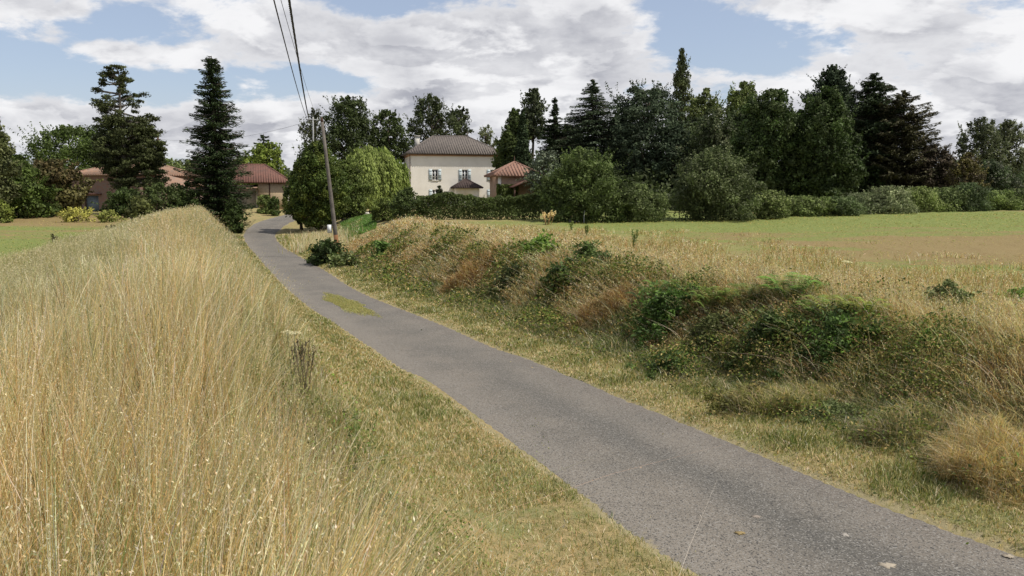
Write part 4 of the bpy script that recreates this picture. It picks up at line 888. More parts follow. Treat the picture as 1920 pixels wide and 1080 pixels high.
def hip_roof(mb, x0, x1, y0, y1, z, h, ridge0, ridge1, yr=None, pitch=.34, rib=.075, th=.12):
    """hip roof with raised tile rows running down every slope"""
    yr = (y0 + y1) / 2 if yr is None else yr
    A_, B_, C_, D_ = (x0, y0, z), (x1, y0, z), (x1, y1, z), (x0, y1, z); E_, F_ = (ridge0, yr, z + h), (ridge1, yr, z + h)
    a, b_, c, d = [(p[0], p[1], p[2] - th) for p in (A_, B_, C_, D_)]
    mb.add([A_, B_, C_, D_, E_, F_, a, b_, c, d], [(0, 1, 5, 4), (1, 2, 5), (2, 3, 4, 5), (3, 0, 4), (0, 6, 7, 1), (1, 7, 8, 2), (2, 8, 9, 3), (3, 9, 6, 0), (6, 9, 8, 7)])
    def slope(p0, p1, q0, q1):
        p0, p1, q0, q1 = map(Vector, (p0, p1, q0, q1)); L = (p1 - p0).length; n = int(L / pitch); d = (p1 - p0) / L
        w0 = (q0 - p0).dot(d); w1 = (q1 - p0).dot(d)
        up = (q0 - p0) - d * w0; nrm = d.cross(up).normalized()
        for i in range(n):
            s = (i + .5) * L / n
            t = 1. if w0 <= s <= w1 else (s / w0 if s < w0 else (L - s) / max(L - w1, 1e-6))
            if t < .04: continue
            b0 = p0 + d * s; b1 = b0 + up * (t * .985); o = d * (pitch * .27)
            e = nrm * rib
            mb.add([b0 - o, b0 + o, b0 + e - up.normalized() * .06 + o * .4, b0 + e - up.normalized() * .06 - o * .4, b1 - o, b1 + o, b1 + e + o * .4, b1 + e - o * .4],
                   [(0, 3, 2, 1), (1, 2, 6, 5), (2, 3, 7, 6), (3, 0, 4, 7), (4, 5, 6, 7)])
    slope(A_, B_, E_, F_); slope(B_, C_, F_, F_); slope(C_, D_, F_, E_); slope(D_, A_, E_, E_)
    for p, q in ((A_, E_), (B_, F_), (C_, F_), (D_, E_), (E_, F_)):
        if (Vector(p) - Vector(q)).length > .1: mb.tube([p, q], .11, 6)
def window(root, xc, z0, w, h, y0, shutters=True, openw=True):
    f = MB(); y1 = y0 + .1; t = .07
    for a in ((xc - w/2, z0, xc - w/2 + t, z0 + h), (xc + w/2 - t, z0, xc + w/2, z0 + h), (xc - w/2 + t, z0, xc + w/2 - t, z0 + t), (xc - w/2 + t, z0 + h - t, xc + w/2 - t, z0 + h), (xc - .07, z0 + t, xc + .07, z0 + h - t)):
        f.box((a[0], y1, a[1]), (a[2], y1 + .06, a[3]))
    for k in (1, 2): zz = z0 + h * k / 3; f.box((xc - w/2 + t, y1 + .012, zz - .025), (xc - .07, y1 + .05, zz + .025)); f.box((xc + .07, y1 + .012, zz - .025), (xc + w/2 - t, y1 + .05, zz + .025))
    wo = f.build('window', M['white'], root)
    g_ = MB(); g_.box((xc - w/2 + .01, y1 + .03, z0 + .01), (xc + w/2 - .01, y1 + .045, z0 + h - .01)); g_.build('pane', M['glass'], wo)
    sl_ = MB(); sl_.box((xc - w/2 - .1, y0 - .08, z0 - .1), (xc + w/2 + .1, y0 - .003, z0 - .003)); sl_.build('sill', M['white_stone'], wo)
    if shutters:
        for s in (-1, 1):
            q = MB(); sw = w * .55; xa = xc + s * (w/2 + .02); xb = xa + s * sw; lo_, hi = min(xa, xb), max(xa, xb)
            q.box((lo_, y0 - .06, z0 - .04), (hi, y0 - .02, z0 + h + .04))
            for k in range(3): zz = z0 + h * (.12 + .38 * k); q.box((lo_ + .03, y0 - .085, zz - .05), (hi - .03, y0 - .062, zz + .05))
            q.build('shutter', M['plaster_grey'], root)

# the cream house
HA = R(13); hp = at(770.5, 384, 112.5); hz0 = gz(hp.x, 112.5) - .2
Hs = empty('farmhouse', (hp.x, 112.5, hz0), HA); tag(Hs, 'cream two storey farmhouse with hipped tile roof and pale blue shutters', 'house')
sc = 112.5 / FPX
Wd = 13.0; Dp = 9.5; eav = at(770, 289, 112.5).z - hz0
w1, w2, w3 = 3.45, 7.7, 11.8
zU = at(815, 338, 113).z - hz0; zL = at(815, 376, 113).z - hz0; hU = 20 * sc
ww = .82
holes = [(w1 - ww/2, w1 + ww/2, zU, zU + hU), (w2 - ww/2, w2 + ww/2, zU, zU + hU), (w3 - ww/2, w3 + ww/2, zU, zU + hU), (w1 - ww/2, w1 + ww/2, zL, zL + hU), (w3 - ww/2, w3 + ww/2, zL, zL + hU)]
wb = MB(); wall_holes(wb, 0, Wd, 0, eav, holes, 0)
wb.add([(0, 0, 0), (0, Dp, 0), (0, Dp, eav), (0, 0, eav)], [(0, 3, 2, 1)]); wb.add([(Wd, 0, 0), (Wd, Dp, 0), (Wd, Dp, eav), (Wd, 0, eav)], [(0, 1, 2, 3)])
wb.add([(0, Dp, 0), (Wd, Dp, 0), (Wd, Dp, eav), (0, Dp, eav)], [(0, 3, 2, 1)]); wb.add([(.3, .5, 0), (Wd - .3, .5, 0), (Wd - .3, .5, eav), (.3, .5, eav)], [(0, 1, 2, 3)])
wb.build('wall', M['plaster'], Hs)
cn = MB(); cn.box((-.12, -.12, eav - .22), (Wd + .12, -.003, eav)); cn.box((-.12, -.0, eav - .22), (-.003, Dp, eav)); cn.build('cornice', simple('cornice_clay', (.45, .27, .18), .9, .2, .3, 4), Hs)
rb = MB(); hip_roof(rb, -.55, Wd + .55, -.55, Dp + .55, eav + .14, 2.75, 3.9, Wd - 4.1); ro = rb.build('roof', M['tile_dark'], Hs)
ch = MB(); ch.box((1.4, 6.6, eav + .9), (2.1, 7.2, eav + 2.9)); ch.box((1.3, 6.5, eav + 2.9), (2.2, 7.3, eav + 3.02)); ch.build('chimney', M['white_stone'], ro)
fn = MB(); fn.tube([(Wd - 4.1, Dp/2, eav + 2.9), (Wd - 4.1, Dp/2, eav + 3.25), (Wd - 4.1, Dp/2, eav + 3.6)], [.14, .09, .02], 8); fn.build('finial', M['tile_dark'], ro)
gt = MB(); gt.tube([(-.06, -.08, eav - .2), (-.06, -.08, 0)], .05, 6); gt.build('downpipe', M['dark_wood'], Hs)
for xx, zz in ((w1, zU), (w2, zU), (w3, zU), (w1, zL), (w3, zL)): window(Hs, xx, zz, ww, hU, 0)
# porch
pc = empty('porch', (6.1, -2.0, 0)); pc.parent = Hs
pz = at(870, 353, 110).z - hz0
def arch_wall(mb, x0, x1, z1, cx, r, zc, y0):
    pts = [(cx + r * math.cos(a), zc + r * 1.15 * math.sin(a)) for a in np.linspace(0, 2 * math.pi, 25)[:-1]]
    rect = []
    for (px_, pz_) in pts:
        dx, dz = px_ - cx, pz_ - zc
        k_ = min(((x1 - cx) / dx if dx > 1e-6 else 1e9), ((x0 - cx) / dx if dx < -1e-6 else 1e9), ((z1 - zc) / dz if dz > 1e-6 else 1e9), ((0 - zc) / dz if dz < -1e-6 else 1e9))
        rect.append((cx + dx * k_, zc + dz * k_))
    n_ = len(pts); Vv = [(p[0], y0, p[1]) for p in pts] + [(p[0], y0, p[1]) for p in rect] + [(p[0], y0 + .2, p[1]) for p in pts]
    mb.add(Vv, [(i, (i+1) % n_, n_ + (i+1) % n_, n_ + i) for i in range(n_)] + [(i, 2*n_ + i, 2*n_ + (i+1) % n_, (i+1) % n_) for i in range(n_)])
    for (cx_, cz_) in ((x0, 0), (x1, 0), (x0, z1), (x1, z1)):
        near_ = sorted(range(n_), key=lambda i: (rect[i][0] - cx_) ** 2 + (rect[i][1] - cz_) ** 2)[:2]
        mb.add([(rect[near_[0]][0], y0, rect[near_[0]][1]), (cx_, y0, cz_), (rect[near_[1]][0], y0, rect[near_[1]][1])], [(0, 1, 2)])
pw = MB(); arch_wall(pw, 0, 3.3, pz - .02, 1.65, .36, pz - 1.35, 0)
pw.add([(0, 0, 0), (0, 2, 0), (0, 2, pz), (0, 0, pz)], [(0, 3, 2, 1)]); pw.add([(3.3, 0, 0), (3.3, 2, 0), (3.3, 2, pz), (3.3, 0, pz)], [(0, 1, 2, 3)])
pw.build('porch_wall', M['plaster'], pc)
pg = MB(); pg.box((1.25, .14, pz - 1.85), (2.05, .16, pz - .85)); pg.build('round_window', M['glass'], pc)
for sx_ in (.75, 2.55):
    lm = MB(); lm.box((sx_ - .07, -.14, pz - 1.3), (sx_ + .07, -.003, pz - 1.02)); lm.build('wall_lantern', M['dark_wood'], pc)
pr_ = MB(); hip_roof(pr_, -.45, 3.75, -.45, 1.97, pz + .1, 1.25, 1.65, 1.65, yr=1.6, pitch=.3, rib=.05); pr_.build('porch_roof', simple('porch_slate', (.075, .055, .05), .9, .15, .4, 4), pc)

# tiled annex left of the house
an = at(752, 384, 120); az0 = gz(an.x, 120) - .2
An = empty('annex', (an.x - 1.2, 120, az0), R(6)); tag(An, 'low annex with red tiled roof half hidden between willow and house', 'outbuilding')
q = MB(); q.box((-2, 0, 0), (2.6, 7, at(752, 330, 120).z - az0)); q.build('wall', M['stone'], An)
ez = at(752, 330, 120).z - az0
q = MB(); hip_roof(q, -2.3, 2.9, -.3, 7.3, ez + .13, at(752, 307, 121).z - at(752, 330, 121).z, -1, 1.2); q.build('roof', M['tile_orange'], An)

# pavilion with pyramid roof
pp_ = at(936, 376, 88); pz0 = gz(pp_.x, 88) - .2; PA = R(13)
s88 = 88 / FPX
Pv = empty('pavilion', (at(934, 370, 88).x, 88, pz0), PA); tag(Pv, 'small square pavilion with ribbed terracotta pyramid roof right of the house', 'outbuilding')
pe = at(960, 331, 88).z - pz0; pwid = 88 * s88 * 0 + 4.75
q = MB(); q.box((0, 0, 0), (pwid, 4.6, pe)); q.build('wall', simple('pavilion_wall', (.40, .27, .19), .9, .2, 0, 2, col2=(.30, .20, .15), bump=.3), Pv)
q = MB(); q.box((-.02, -.03, 0), (.35, -.003, pe)); q.build('corner_stone', M['plaster'], Pv)
q = MB(); hip_roof(q, -.55, pwid + .5, -.5, 5.1, pe + .13, at(964, 305, 90).z - at(964, 330, 90).z + .1, pwid / 2, pwid / 2, pitch=.36, rib=.11); pro = q.build('roof', M['tile_red'], Pv)
apz = pe + .13 + at(964, 305, 90).z - at(964, 330, 90).z
q = MB(); q.tube([(pwid/2, 2.3, apz), (pwid/2, 2.3, apz + .3), (pwid/2, 2.3, apz + .75)], [.12, .06, .02], 8); q.build('finial', M['dark_wood'], pro)
# lean-to
q = MB(); x0, x1, yf, yb = 1.1, 5.4, -2.6, -.003
zlo, zhi = at(940, 350, 86).z - pz0, at(985, 336, 86).z - pz0
Vv = [(x0, yf, zlo), (3.1, yf, zhi), (x1, yf, zlo + .12), (x0, yb, zlo), (3.1, yb, zhi), (x1, yb, zlo + .12)]
q.add(Vv + [(a, c, d - .1) for a, c, d in Vv], [(0, 1, 4, 3), (1, 2, 5, 4), (6, 9, 10, 7), (7, 10, 11, 8), (0, 6, 7, 1), (1, 7, 8, 2), (0, 3, 9, 6), (2, 8, 11, 5)])
q.build('lean_to_roof', M['tile_brown'], Pv)
for xx in (x0 + .2, x1 - .2): q = MB(); q.box((xx - .07, yf + .15, 0), (xx + .07, yf + .29, zlo - .1)); q.build('lean_to_post', M['dark_wood'], Pv)
rgi = np.random.default_rng(5); n = 1700
uu = rgi.uniform(0, 1, n); PPv = np.column_stack([-.15 + 2.3 * uu ** 1.5, -.15 - .5 * rgi.uniform(0, 1, n) * (uu > .3), rgi.uniform(.1, 1, n) * pe * .78])
Vc, Fc = cards(PPv, np.array([[0, -1, .3]]) + .6 * rgi.standard_normal((n, 3)), .24, .7, rgi)
mesh_np('ivy', Vc, Fc, M['leaf'], Pv, col=np.repeat(np.array([[.06, .085, .025]]) * rgi.uniform(.5, 1.5, (n, 1)), 4, 0))

# stone barn at the lane bend
bp0 = at(486, 398, 102); bz0 = gz(bp0.x, 102) - .4
Sb = empty('stone_barn', (bp0.x, 102, bz0), R(17)); tag(Sb, 'tan rubble stone barn with brown tiled roof where the lane bends away', 'barn')
be = at(490, 343, 102).z - bz0; sb = 102 / FPX
q = MB(); q.box((0, 0, 0), (3.7, 8.0, be)); q.build('wall', M['stone'], Sb)
q = MB(); q.box((1.28, -.02, be * .35), (1.44, -.003, be)); q.build('timber_post', M['dark_wood'], Sb)
q = MB(); q.box((3.35, -.03, 0), (3.72, -.004, be * .8)); q.build('corner_stone', M['white_stone'], Sb)
q = MB(); q.box((-2.8, .8, 0), (-.003, 7, be - .7)); q.build('side_wall', M['stone_shaded'], Sb)
q = MB(); q.box((-.35, .68, .3), (-.02, .797, be - .75)); q.build('side_post', M['white_stone'], Sb)
rt = at(470, 309, 108).z - bz0
q = MB(); hip_roof(q, -3.1, 4.2, -.45, 8.4, be + .13, rt - be - .1, -2.6, .9, yr=6.0, pitch=.3, rib=.035); q.build('roof', M['tile_brown'], Sb)
q = MB(); q.add([(-3.2, -1.3, be - .75), (-.1, -1.3, be - .55), (-.1, 7.4, be - .1), (-3.2, 7.4, be - .3), (-3.2, -1.3, be - .88), (-.1, -1.3, be - .68), (-.1, 7.4, be - .23), (-3.2, 7.4, be - .43)],
                [(0, 1, 2, 3), (4, 7, 6, 5), (0, 4, 5, 1), (1, 5, 6, 2), (2, 6, 7, 3), (3, 7, 4, 0)]); q.build('lower_roof', M['tile_orange'], Sb)
T('barn_shrub', 'leafy pale green shrub growing against the stone barn wall', 'shrub', 497, 94, 366, 15, 'bush', (.10, .14, .055), nb=40, nl=90, leaf=.18, seed=101, crown0=.02)
T('barn_shrub', 'small dark green shrub at the right of the stone barn wall', 'shrub', 514, 92, 369, 10, 'bush', (.05, .08, .03), nb=30, nl=80, leaf=.16, seed=102, crown0=.02)
T('barn_shrub', 'narrow green climber on the right corner of the stone barn', 'plant', 534, 99, 354, 5, 'column', (.10, .13, .05), nb=26, nl=60, leaf=.16, seed=103, crown0=.02)
T('lane_shrub', 'low light green mound where the lane leaves the view behind the dark bush', 'shrub', 548, 118, 368, 13, 'bush', (.14, .17, .09), nb=30, nl=70, leaf=.2, seed=104, crown0=.02)

# brick barn at the left
lp = at(136, 398, 86); lz0 = gz(lp.x, 86) - .3; s86 = 86 / FPX
Bb = empty('brick_barn', (lp.x, 86, lz0), R(-21)); tag(Bb, 'red brick barn with orange tile roof and grey garage door behind the pine', 'barn')
le = at(150, 330, 86).z - lz0; Lb = 9.6
gx0, gx1 = (168 - 136) * s86, (203 - 136) * s86; gzt = at(180, 367, 86).z - lz0
q = MB(); wall_holes(q, 0, Lb, 0, le, [(gx0, gx1, 0, gzt)], 0, .3)
q.add([(0, 0, 0), (0, 8, 0), (0, 8, le), (0, 0, le)], [(0, 3, 2, 1)]); q.add([(Lb, 0, 0), (Lb, 8, 0), (Lb, 8, le), (Lb, 0, le)], [(0, 1, 2, 3)]); q.add([(0, 8, 0), (Lb, 8, 0), (Lb, 8, le), (0, 8, le)], [(0, 3, 2, 1)])
q.build('wall', M['brick'], Bb)
q = MB(); q.box((gx0 + .01, .22, 0), (gx1 - .01, .28, gzt - .01))
for k in range(1, 5): q.box((gx0 + .02, .195, gzt * k / 5 - .02), (gx1 - .02, .218, gzt * k / 5 + .02))
q.build('garage_door', M['garage'], Bb)
q = MB(); q.box((gx0 - .4, -.3, gzt + .12), (gx1 + .5, -.004, gzt + .24)); q.build('door_canopy', M['tile_brown'], Bb)
q = MB(); hip_roof(q, -.4, Lb + .4, -.4, 8.4, le + .13, at(200, 303, 90).z - at(200, 328, 90).z, 3.6, Lb - 2.5, pitch=.33, rib=.05); q.build('roof', M['tile_orange'], Bb)
l2 = at(256, 398, 84)
Bs = empty('tiled_shed', (l2.x, 84, lz0), R(-21)); tag(Bs, 'low shed with sloping orange tile roof between the pine and the spruce', 'shed')
za, zb_ = at(256, 335, 84).z - lz0, at(345, 358, 84).z - lz0
q = MB(); q.box((0, 0, 0), (5.6, 5, zb_ - .15)); q.build('wall', M['brick'], Bs)
q = MB(); Vv = [(-.3, -.5, za), (5.9, -.5, zb_), (5.9, 2.4, zb_ + .9), (-.3, 2.4, za + .9), (-.3, 5.3, za), (5.9, 5.3, zb_)]
q.add(Vv + [(a, c, d - .12) for a, c, d in Vv], [(0, 1, 2, 3), (3, 2, 5, 4), (6, 9, 8, 7), (9, 10, 11, 8), (0, 6, 7, 1), (1, 7, 8, 2), (2, 8, 11, 5), (4, 10, 9, 3), (3, 9, 6, 0), (5, 11, 10, 4)]); q.build('roof', M['tile_orange'], Bs)

# ------------------------------------------------------------------ poles and wires
def pole(label, bx, by, top, r0, r1, mat, foot=True, group=None, name='utility_pole', Yt=None):
    zb = gz(bx, by); tp = at(top[0], top[1], Yt or by)
    root = empty(name, (bx, by, zb)); tag(root, label, 'pole', group)
    d = tp - Vector((bx, by, zb)); q = MB()
    q.tube([d * t for t in (-.03, .25, .5, .75, 1.)], [r0, r0 * .95, (r0 + r1) / 2, r1 * 1.1, r1], 12); q.build('pole_shaft', M[mat], root, smooth=True)
    return root, d, zb, tp
pb = at(633, 432, 47)
Pr, dv, zb, tpx = pole('leaning weathered wooden pole rising from the ivy clump on the bank', pb.x, 47, (604, 229), .13, .09, 'pole')
q = MB(); q.tube([dv * .0, dv * .17], [.137, .134], 12); q.build('stained_foot', M['pole_foot'], Pr, smooth=True)
q = MB(); q.tube([dv * 1.0, dv * 1.02, dv * 1.035], [.095, .07, .02], 8); q.build('pole_cap', M['dark_wood'], Pr, smooth=True)
q = MB(); c_ = dv * .22; q.box((c_.x - .42, c_.y - .1, c_.z - .28), (c_.x - .2, c_.y + .1, c_.z + .2)); q.build('meter_box', M['white'], Pr)
fb = at(588, 400, 84)
Pf, dv2, zb2, tp2 = pole('thin pale concrete pole carrying the wires beyond the leaning pole', fb.x, 84, (587, 219), .09, .07, 'concrete')
q = MB(); q.box((dv2.x - .75, dv2.y - .05, dv2.z - .35), (dv2.x + .55, dv2.y + .05, dv2.z - .25)); ca_ = q.build('crossarm', M['concrete'], Pf)
for xx in (-.65, -.45, .45):
    q = MB(); q.tube([(dv2.x + xx, dv2.y, dv2.z - .25), (dv2.x + xx, dv2.y, dv2.z - .1)], [.05, .03], 6); q.build('insulator', M['white'], ca_)
lp_ = at(300, 398, 112)
Pl, dv3, zb3, tp3 = pole('dark bare pole rising beside the pine over the tiled shed', lp_.x, 112, (296, 255), .17, .13, 'dark_wood')
q = MB(); q.box((dv3.x - .35, dv3.y - .05, dv3.z - .5), (dv3.x + .35, dv3.y + .05, dv3.z - .4)); q.build('crossarm', M['dark_wood'], Pl)
def wire(label, A0, B0, sag, r, name='overhead_wire', twist=False):
    pts = []; A0 = Vector(A0); B0 = Vector(B0); N_ = 60
    for i in range(N_ + 1):
        t = i / N_; p = A0.lerp(B0, t); p.z -= sag * 4 * t * (1 - t); pts.append(p)
    q = MB()
    if twist:
        P3 = []; 
        for ph in (0, 2.1, 4.2):
            pl = []
            L = (B0 - A0).length
            for i in range(421):
                t = i / 420; p = A0.lerp(B0, t); p.z -= sag * 4 * t * (1 - t); a = t * L / .9 * 6.283 + ph
                pl.append(p + Vector((math.cos(a) * r * .9, 0, math.sin(a) * r * .9)))
            q.tube(pl, r * .85, 5)
    else: q.tube(pts, r, 6)
    o = q.build(name, M['cable'], None, smooth=True); tag(o, label, 'cable', 'overhead wires above the lane'); return o
def wthru(px0, px_top, py0, off, d_top, label, r, twist=False, sag=.9):
    """wire from the far pole that passes pixel column px_top at the top of the frame, ends behind the viewer"""
    a = Vector((tp2.x + off[0], 84, tp2.z + off[1])); m_ = at(px_top, -6, d_top)
    # end point behind the viewer so that the sagging line passes m_
    dirv = (m_ - a); t_m = .62
    e_ = a + Vector((dirv.x / t_m, dirv.y / t_m, 0)); e_.z = a.z + ((m_.z + sag * 4 * t_m * (1 - t_m)) - a.z) / t_m
    return wire(label, a, e_, sag, r, twist=twist)
wthru(577, 541, 215, (-.45, -.12), 24, 'thick black twisted cable, rightmost at the top of the photo', .028, True)
wthru(573, 512, 200, (-.65, -.12), 24, 'plain dark wire, leftmost at the top of the photo', .022)
wthru(590, 525, 240, (.45, -.12), 24, 'thinnest grey wire between the two thicker ones', .009)
wire('faint thin wire running left from the concrete pole towards the dark bare pole', (tp2.x, 84, tp2.z - .3), (tp3.x, 112, tp3.z - .4), 1.0, .012)

# ------------------------------------------------------------------ small plants and objects on the banks
def on_ground(px, py, y0=4., y1=90.):
    Yv = np.exp(np.linspace(math.log(y0), math.log(y1), 700))
    pts = [at(px, py, q) for q in Yv]; X_ = np.array([p.x for p in pts]); Z_ = np.array([p.z for p in pts])
    g_ = terrain(X_, Yv); k = np.argmax(Z_ <= g_)
    return X_[k], Yv[k], g_[k]
def bush_small(label, px, base, half, hpx, col, seed, name='bank_shrub', leaf=None, col2=None, nb=80, nl=100, group='shrubs on the right bank', hk=.9):
    x, y, z = on_ground(px, base); s = y / FPX; H = hpx * s * hk; Rr = half * s * 1.15; rg = np.random.default_rng(seed)
    root = empty(name, (x, y, z)); tag(root, label, 'shrub', group)
    leaf = leaf or max(.06, .005 * y)
    m = nb; t = rg.uniform(0, 1, m); th = rg.uniform(0, 6.28, m); q = np.abs(rg.normal(0, .5, m)).clip(0, 1.3)
    rr = q * Rr * (1 + .3 * np.sin(3 * th + seed)); B = np.column_stack([rr * np.cos(th), rr * np.sin(th), t * H * .85 * (1 - .45 * q)])
    B[:, 2] += (terrain(x + B[:, 0], y + B[:, 1]) - z) * .9
    cr = Rr * rg.uniform(.10, .30, m)
    tb = MB()
    for i in range(0, m, 4): tb.tube([(0, 0, -.05), (B[i, 0] * .6, B[i, 1] * .6, B[i, 2] * .6 + .05), tuple(B[i])], [.012, .008, .004], 4)
    cc = np.repeat(np.arange(m), nl); n = len(cc); d = rg.standard_normal((n, 3)); d /= np.linalg.norm(d, axis=1)[:, None]
    Pp = B[cc] + d * (cr[cc] * rg.uniform(.2, 1.2, n))[:, None] * np.array([1, 1, .8])
    N = d + .9 * rg.standard_normal((n, 3)) + np.array([0, 0, .5])
    sp, sc_i = [], []
    for i in range(int(m * .9)):      # arching shoots
        j = rg.integers(0, (m - 1) // 4 + 1) * 4 if i % 3 == 0 else rg.integers(0, m); a_ = rg.uniform(0, 6.28); l_ = rg.uniform(.5, 1.25) * max(.25, .5 * (Rr + H)) * .8; tt = np.linspace(.1, 1, 15)
        o_ = np.column_stack([math.cos(a_) * l_ * tt * .8, math.sin(a_) * l_ * tt * .8, l_ * (1.1 * tt - .95 * tt ** 2)])
        if i % 3 == 0: tb.tube([tuple(B[j]), tuple(B[j] + o_[7]), tuple(B[j] + o_[14])], [.005, .004, .002], 4)
        sp.append(B[j] + o_ + rg.standard_normal((15, 3)) * leaf * .45); sc_i.append(np.full(15, j))
    tb.build('stems', M['bark'], root)
    sp = np.concatenate(sp); Pp = np.concatenate([Pp, sp]); N = np.concatenate([N, rg.standard_normal((len(sp), 3)) * .7 + np.array([0, 0, .8])]); cc = np.concatenate([cc, np.concatenate(sc_i)]); n = len(cc)
    V, F = cards(Pp, N, leaf * rg.uniform(.55, 1.3, n), .5, rg)
    cb = np.array([col]) * (1.25 + .3 * rg.standard_normal((m, 1)))
    if col2: k2 = rg.uniform(0, 1, m) < .35; cb[k2] = col2
    mesh_np('foliage', V, F, M['leaf'], root, col=np.clip(np.repeat(cb[cc] * rg.uniform(.65, 1.4, (n, 1)), 4, 0), .005, .6))
DG, BG = (.05, .085, .03), (.10, .19, .04)
bush_small('dark ivy clump wrapping the foot of the leaning pole', 613, 494, 24, 62, (.03, .05, .02), 201, 'ivy_clump', nb=80, hk=.8)
bush_small('grey green low shrub just right of the ivy clump', 645, 500, 18, 28, (.09, .12, .06), 202)
bush_small('small dark and bright green bush on the bank crest beyond the ferns, nearest the pole', 718, 492, 17, 38, DG, 203, col2=(.09, .17, .05))
bush_small('bright green leafy bush standing on the bank crest below the big field bush', 1012, 485, 38, 44, (.09, .16, .035), 204, col2=(.12, .22, .05))
bush_small('dark feathery green bush right of the bright leafy bush', 1100, 505, 32, 54, (.06, .095, .035), 205)
bush_small('dark green shrub in the shaded hollow of the bank', 1046, 548, 30, 52, (.045, .075, .028), 206)
bush_small('black green low shrub at the left end of the shaded hollow', 960, 540, 26, 40, (.03, .045, .02), 207, col2=(.07, .09, .045))
bush_small('deep green bush in the middle of the bank left of the ferns', 1240, 632, 52, 100, (.045, .085, .028), 208, nb=90, col2=(.09, .17, .045))
bush_small('rough olive shrub under the left ferns', 1330, 668, 46, 96, (.06, .075, .035), 209, nb=80)
bush_small('dark green shrub below the bright ferns, centre right of the bank', 1440, 672, 56, 100, (.04, .065, .025), 210, nb=90)
bush_small('dense shrub under the brightest fern fronds', 1560, 690, 66, 112, (.045, .08, .028), 211, nb=110, col2=(.10, .19, .045))
bush_small('grey green upright weed bush near the right edge, above the leaning straw', 1776, 590, 44, 78, (.11, .14, .07), 212, nb=60)
bush_small('bright little green bush in the brown straw at the right', 1735, 665, 28, 46, (.09, .17, .04), 213)
bush_small('fresh green plant on the field margin at the right edge of the photo', 1905, 575, 24, 36, (.12, .22, .05), 214)
bush_small('dark leafy tangle at the foot of the bank under the left ferns', 1262, 700, 56, 44, (.05, .085, .035), 215)
bush_small('olive weed mound at the foot of the bank, centre right', 1405, 762, 62, 46, (.11, .12, .045), 216, col2=(.2, .17, .08))
bush_small('low grey green weed mound left of the big straw heap', 1560, 792, 50, 40, (.09, .12, .06), 217)

def fern(label, px, base, sizepx, seed, nf=34, col=(.11, .21, .045)):
    sizepx *= 1.2; col = (col[0] * .95, col[1] * .88, col[2] * .9)
    x, y, z = on_ground(px, base); s = y / FPX; L = sizepx * s; rg = np.random.default_rng(seed)
    root = empty('fern_clump', (x, y, z)); tag(root, label, 'fern', 'ferns on the right bank'); VV, CC = [], []
    st = MB()
    for k in range(nf):
        a = rg.uniform(0, 6.28); l = L * rg.uniform(.6, 1.1); ca, sa = math.cos(a), math.sin(a); tt = np.linspace(.15, 1, 16)
        h0 = L * rg.uniform(.3, .8); out = l * .75 * tt; up = h0 * np.sin(np.minimum(tt * 2., 1.57)) + .25 * l * tt - .5 * l * np.maximum(tt - .5, 0) ** 1.5
        ox, oy = rg.normal(0, .25 * L, 2)
        c = np.column_stack([ox + ca * out, oy + sa * out, up]); cl = np.array(col) * rg.uniform(.6, 1.35)
        st.tube([(ox, oy, -.03), tuple(c[0]), tuple(c[8]), tuple(c[-1])], [.006, .005, .004, .002], 4)
        for sdx in (-1, 1):
            pl = (l * .33 * np.sin(np.pi * np.clip(tt, .12, .97)) ** .8)[:, None]
            dr = np.array([-sa * sdx, ca * sdx, -.12]) + np.array([ca, sa, 0]) * .35
            tip = c + dr * pl; wv = np.array([ca, sa, .1]) * l * .026
            VV.append(np.stack([c - wv, c + (tip - c) * .5 + wv * .2 - wv, tip, c + wv], 1).reshape(-1, 3)); CC.append(np.repeat(cl[None], 64, 0))
    st.build('stems', simple('fern_stem', (.18, .16, .06)) if 'fs' not in M else M['fs'], root)
    V = np.concatenate(VV); mesh_np('fronds', V, np.arange(len(V)).reshape(-1, 4), M['leaf'], root, col=np.concatenate(CC))
M['fs'] = simple('fern_stem', (.18, .16, .06))
for i, q in enumerate([('fern clump over the deep green bush', 1235, 575, 46), ('fern fronds at the left of the bright fern group', 1345, 590, 48), ('fern fronds between the left and the brightest ones', 1405, 582, 44),
                       ('brightest tall fern at the centre of the group', 1480, 575, 58), ('fern right of the brightest one, a little lower', 1535, 610, 50), ('yellow green fern low at the right of the group', 1600, 612, 54),
                       ('rightmost dark fern of the group above the straw', 1630, 650, 46), ('small green fern in the shaded hollow of the bank', 1075, 545, 30), ('fern hanging at the lower middle of the bank', 1500, 650, 48)]):
    fern(q[0], q[1], q[2], q[3], 300 + i, col=[(.10, .19, .045), (.13, .23, .05), (.11, .19, .05), (.11, .24, .045), (.10, .2, .045), (.17, .25, .05), (.07, .14, .04), (.09, .16, .05), (.07, .13, .035)][i])

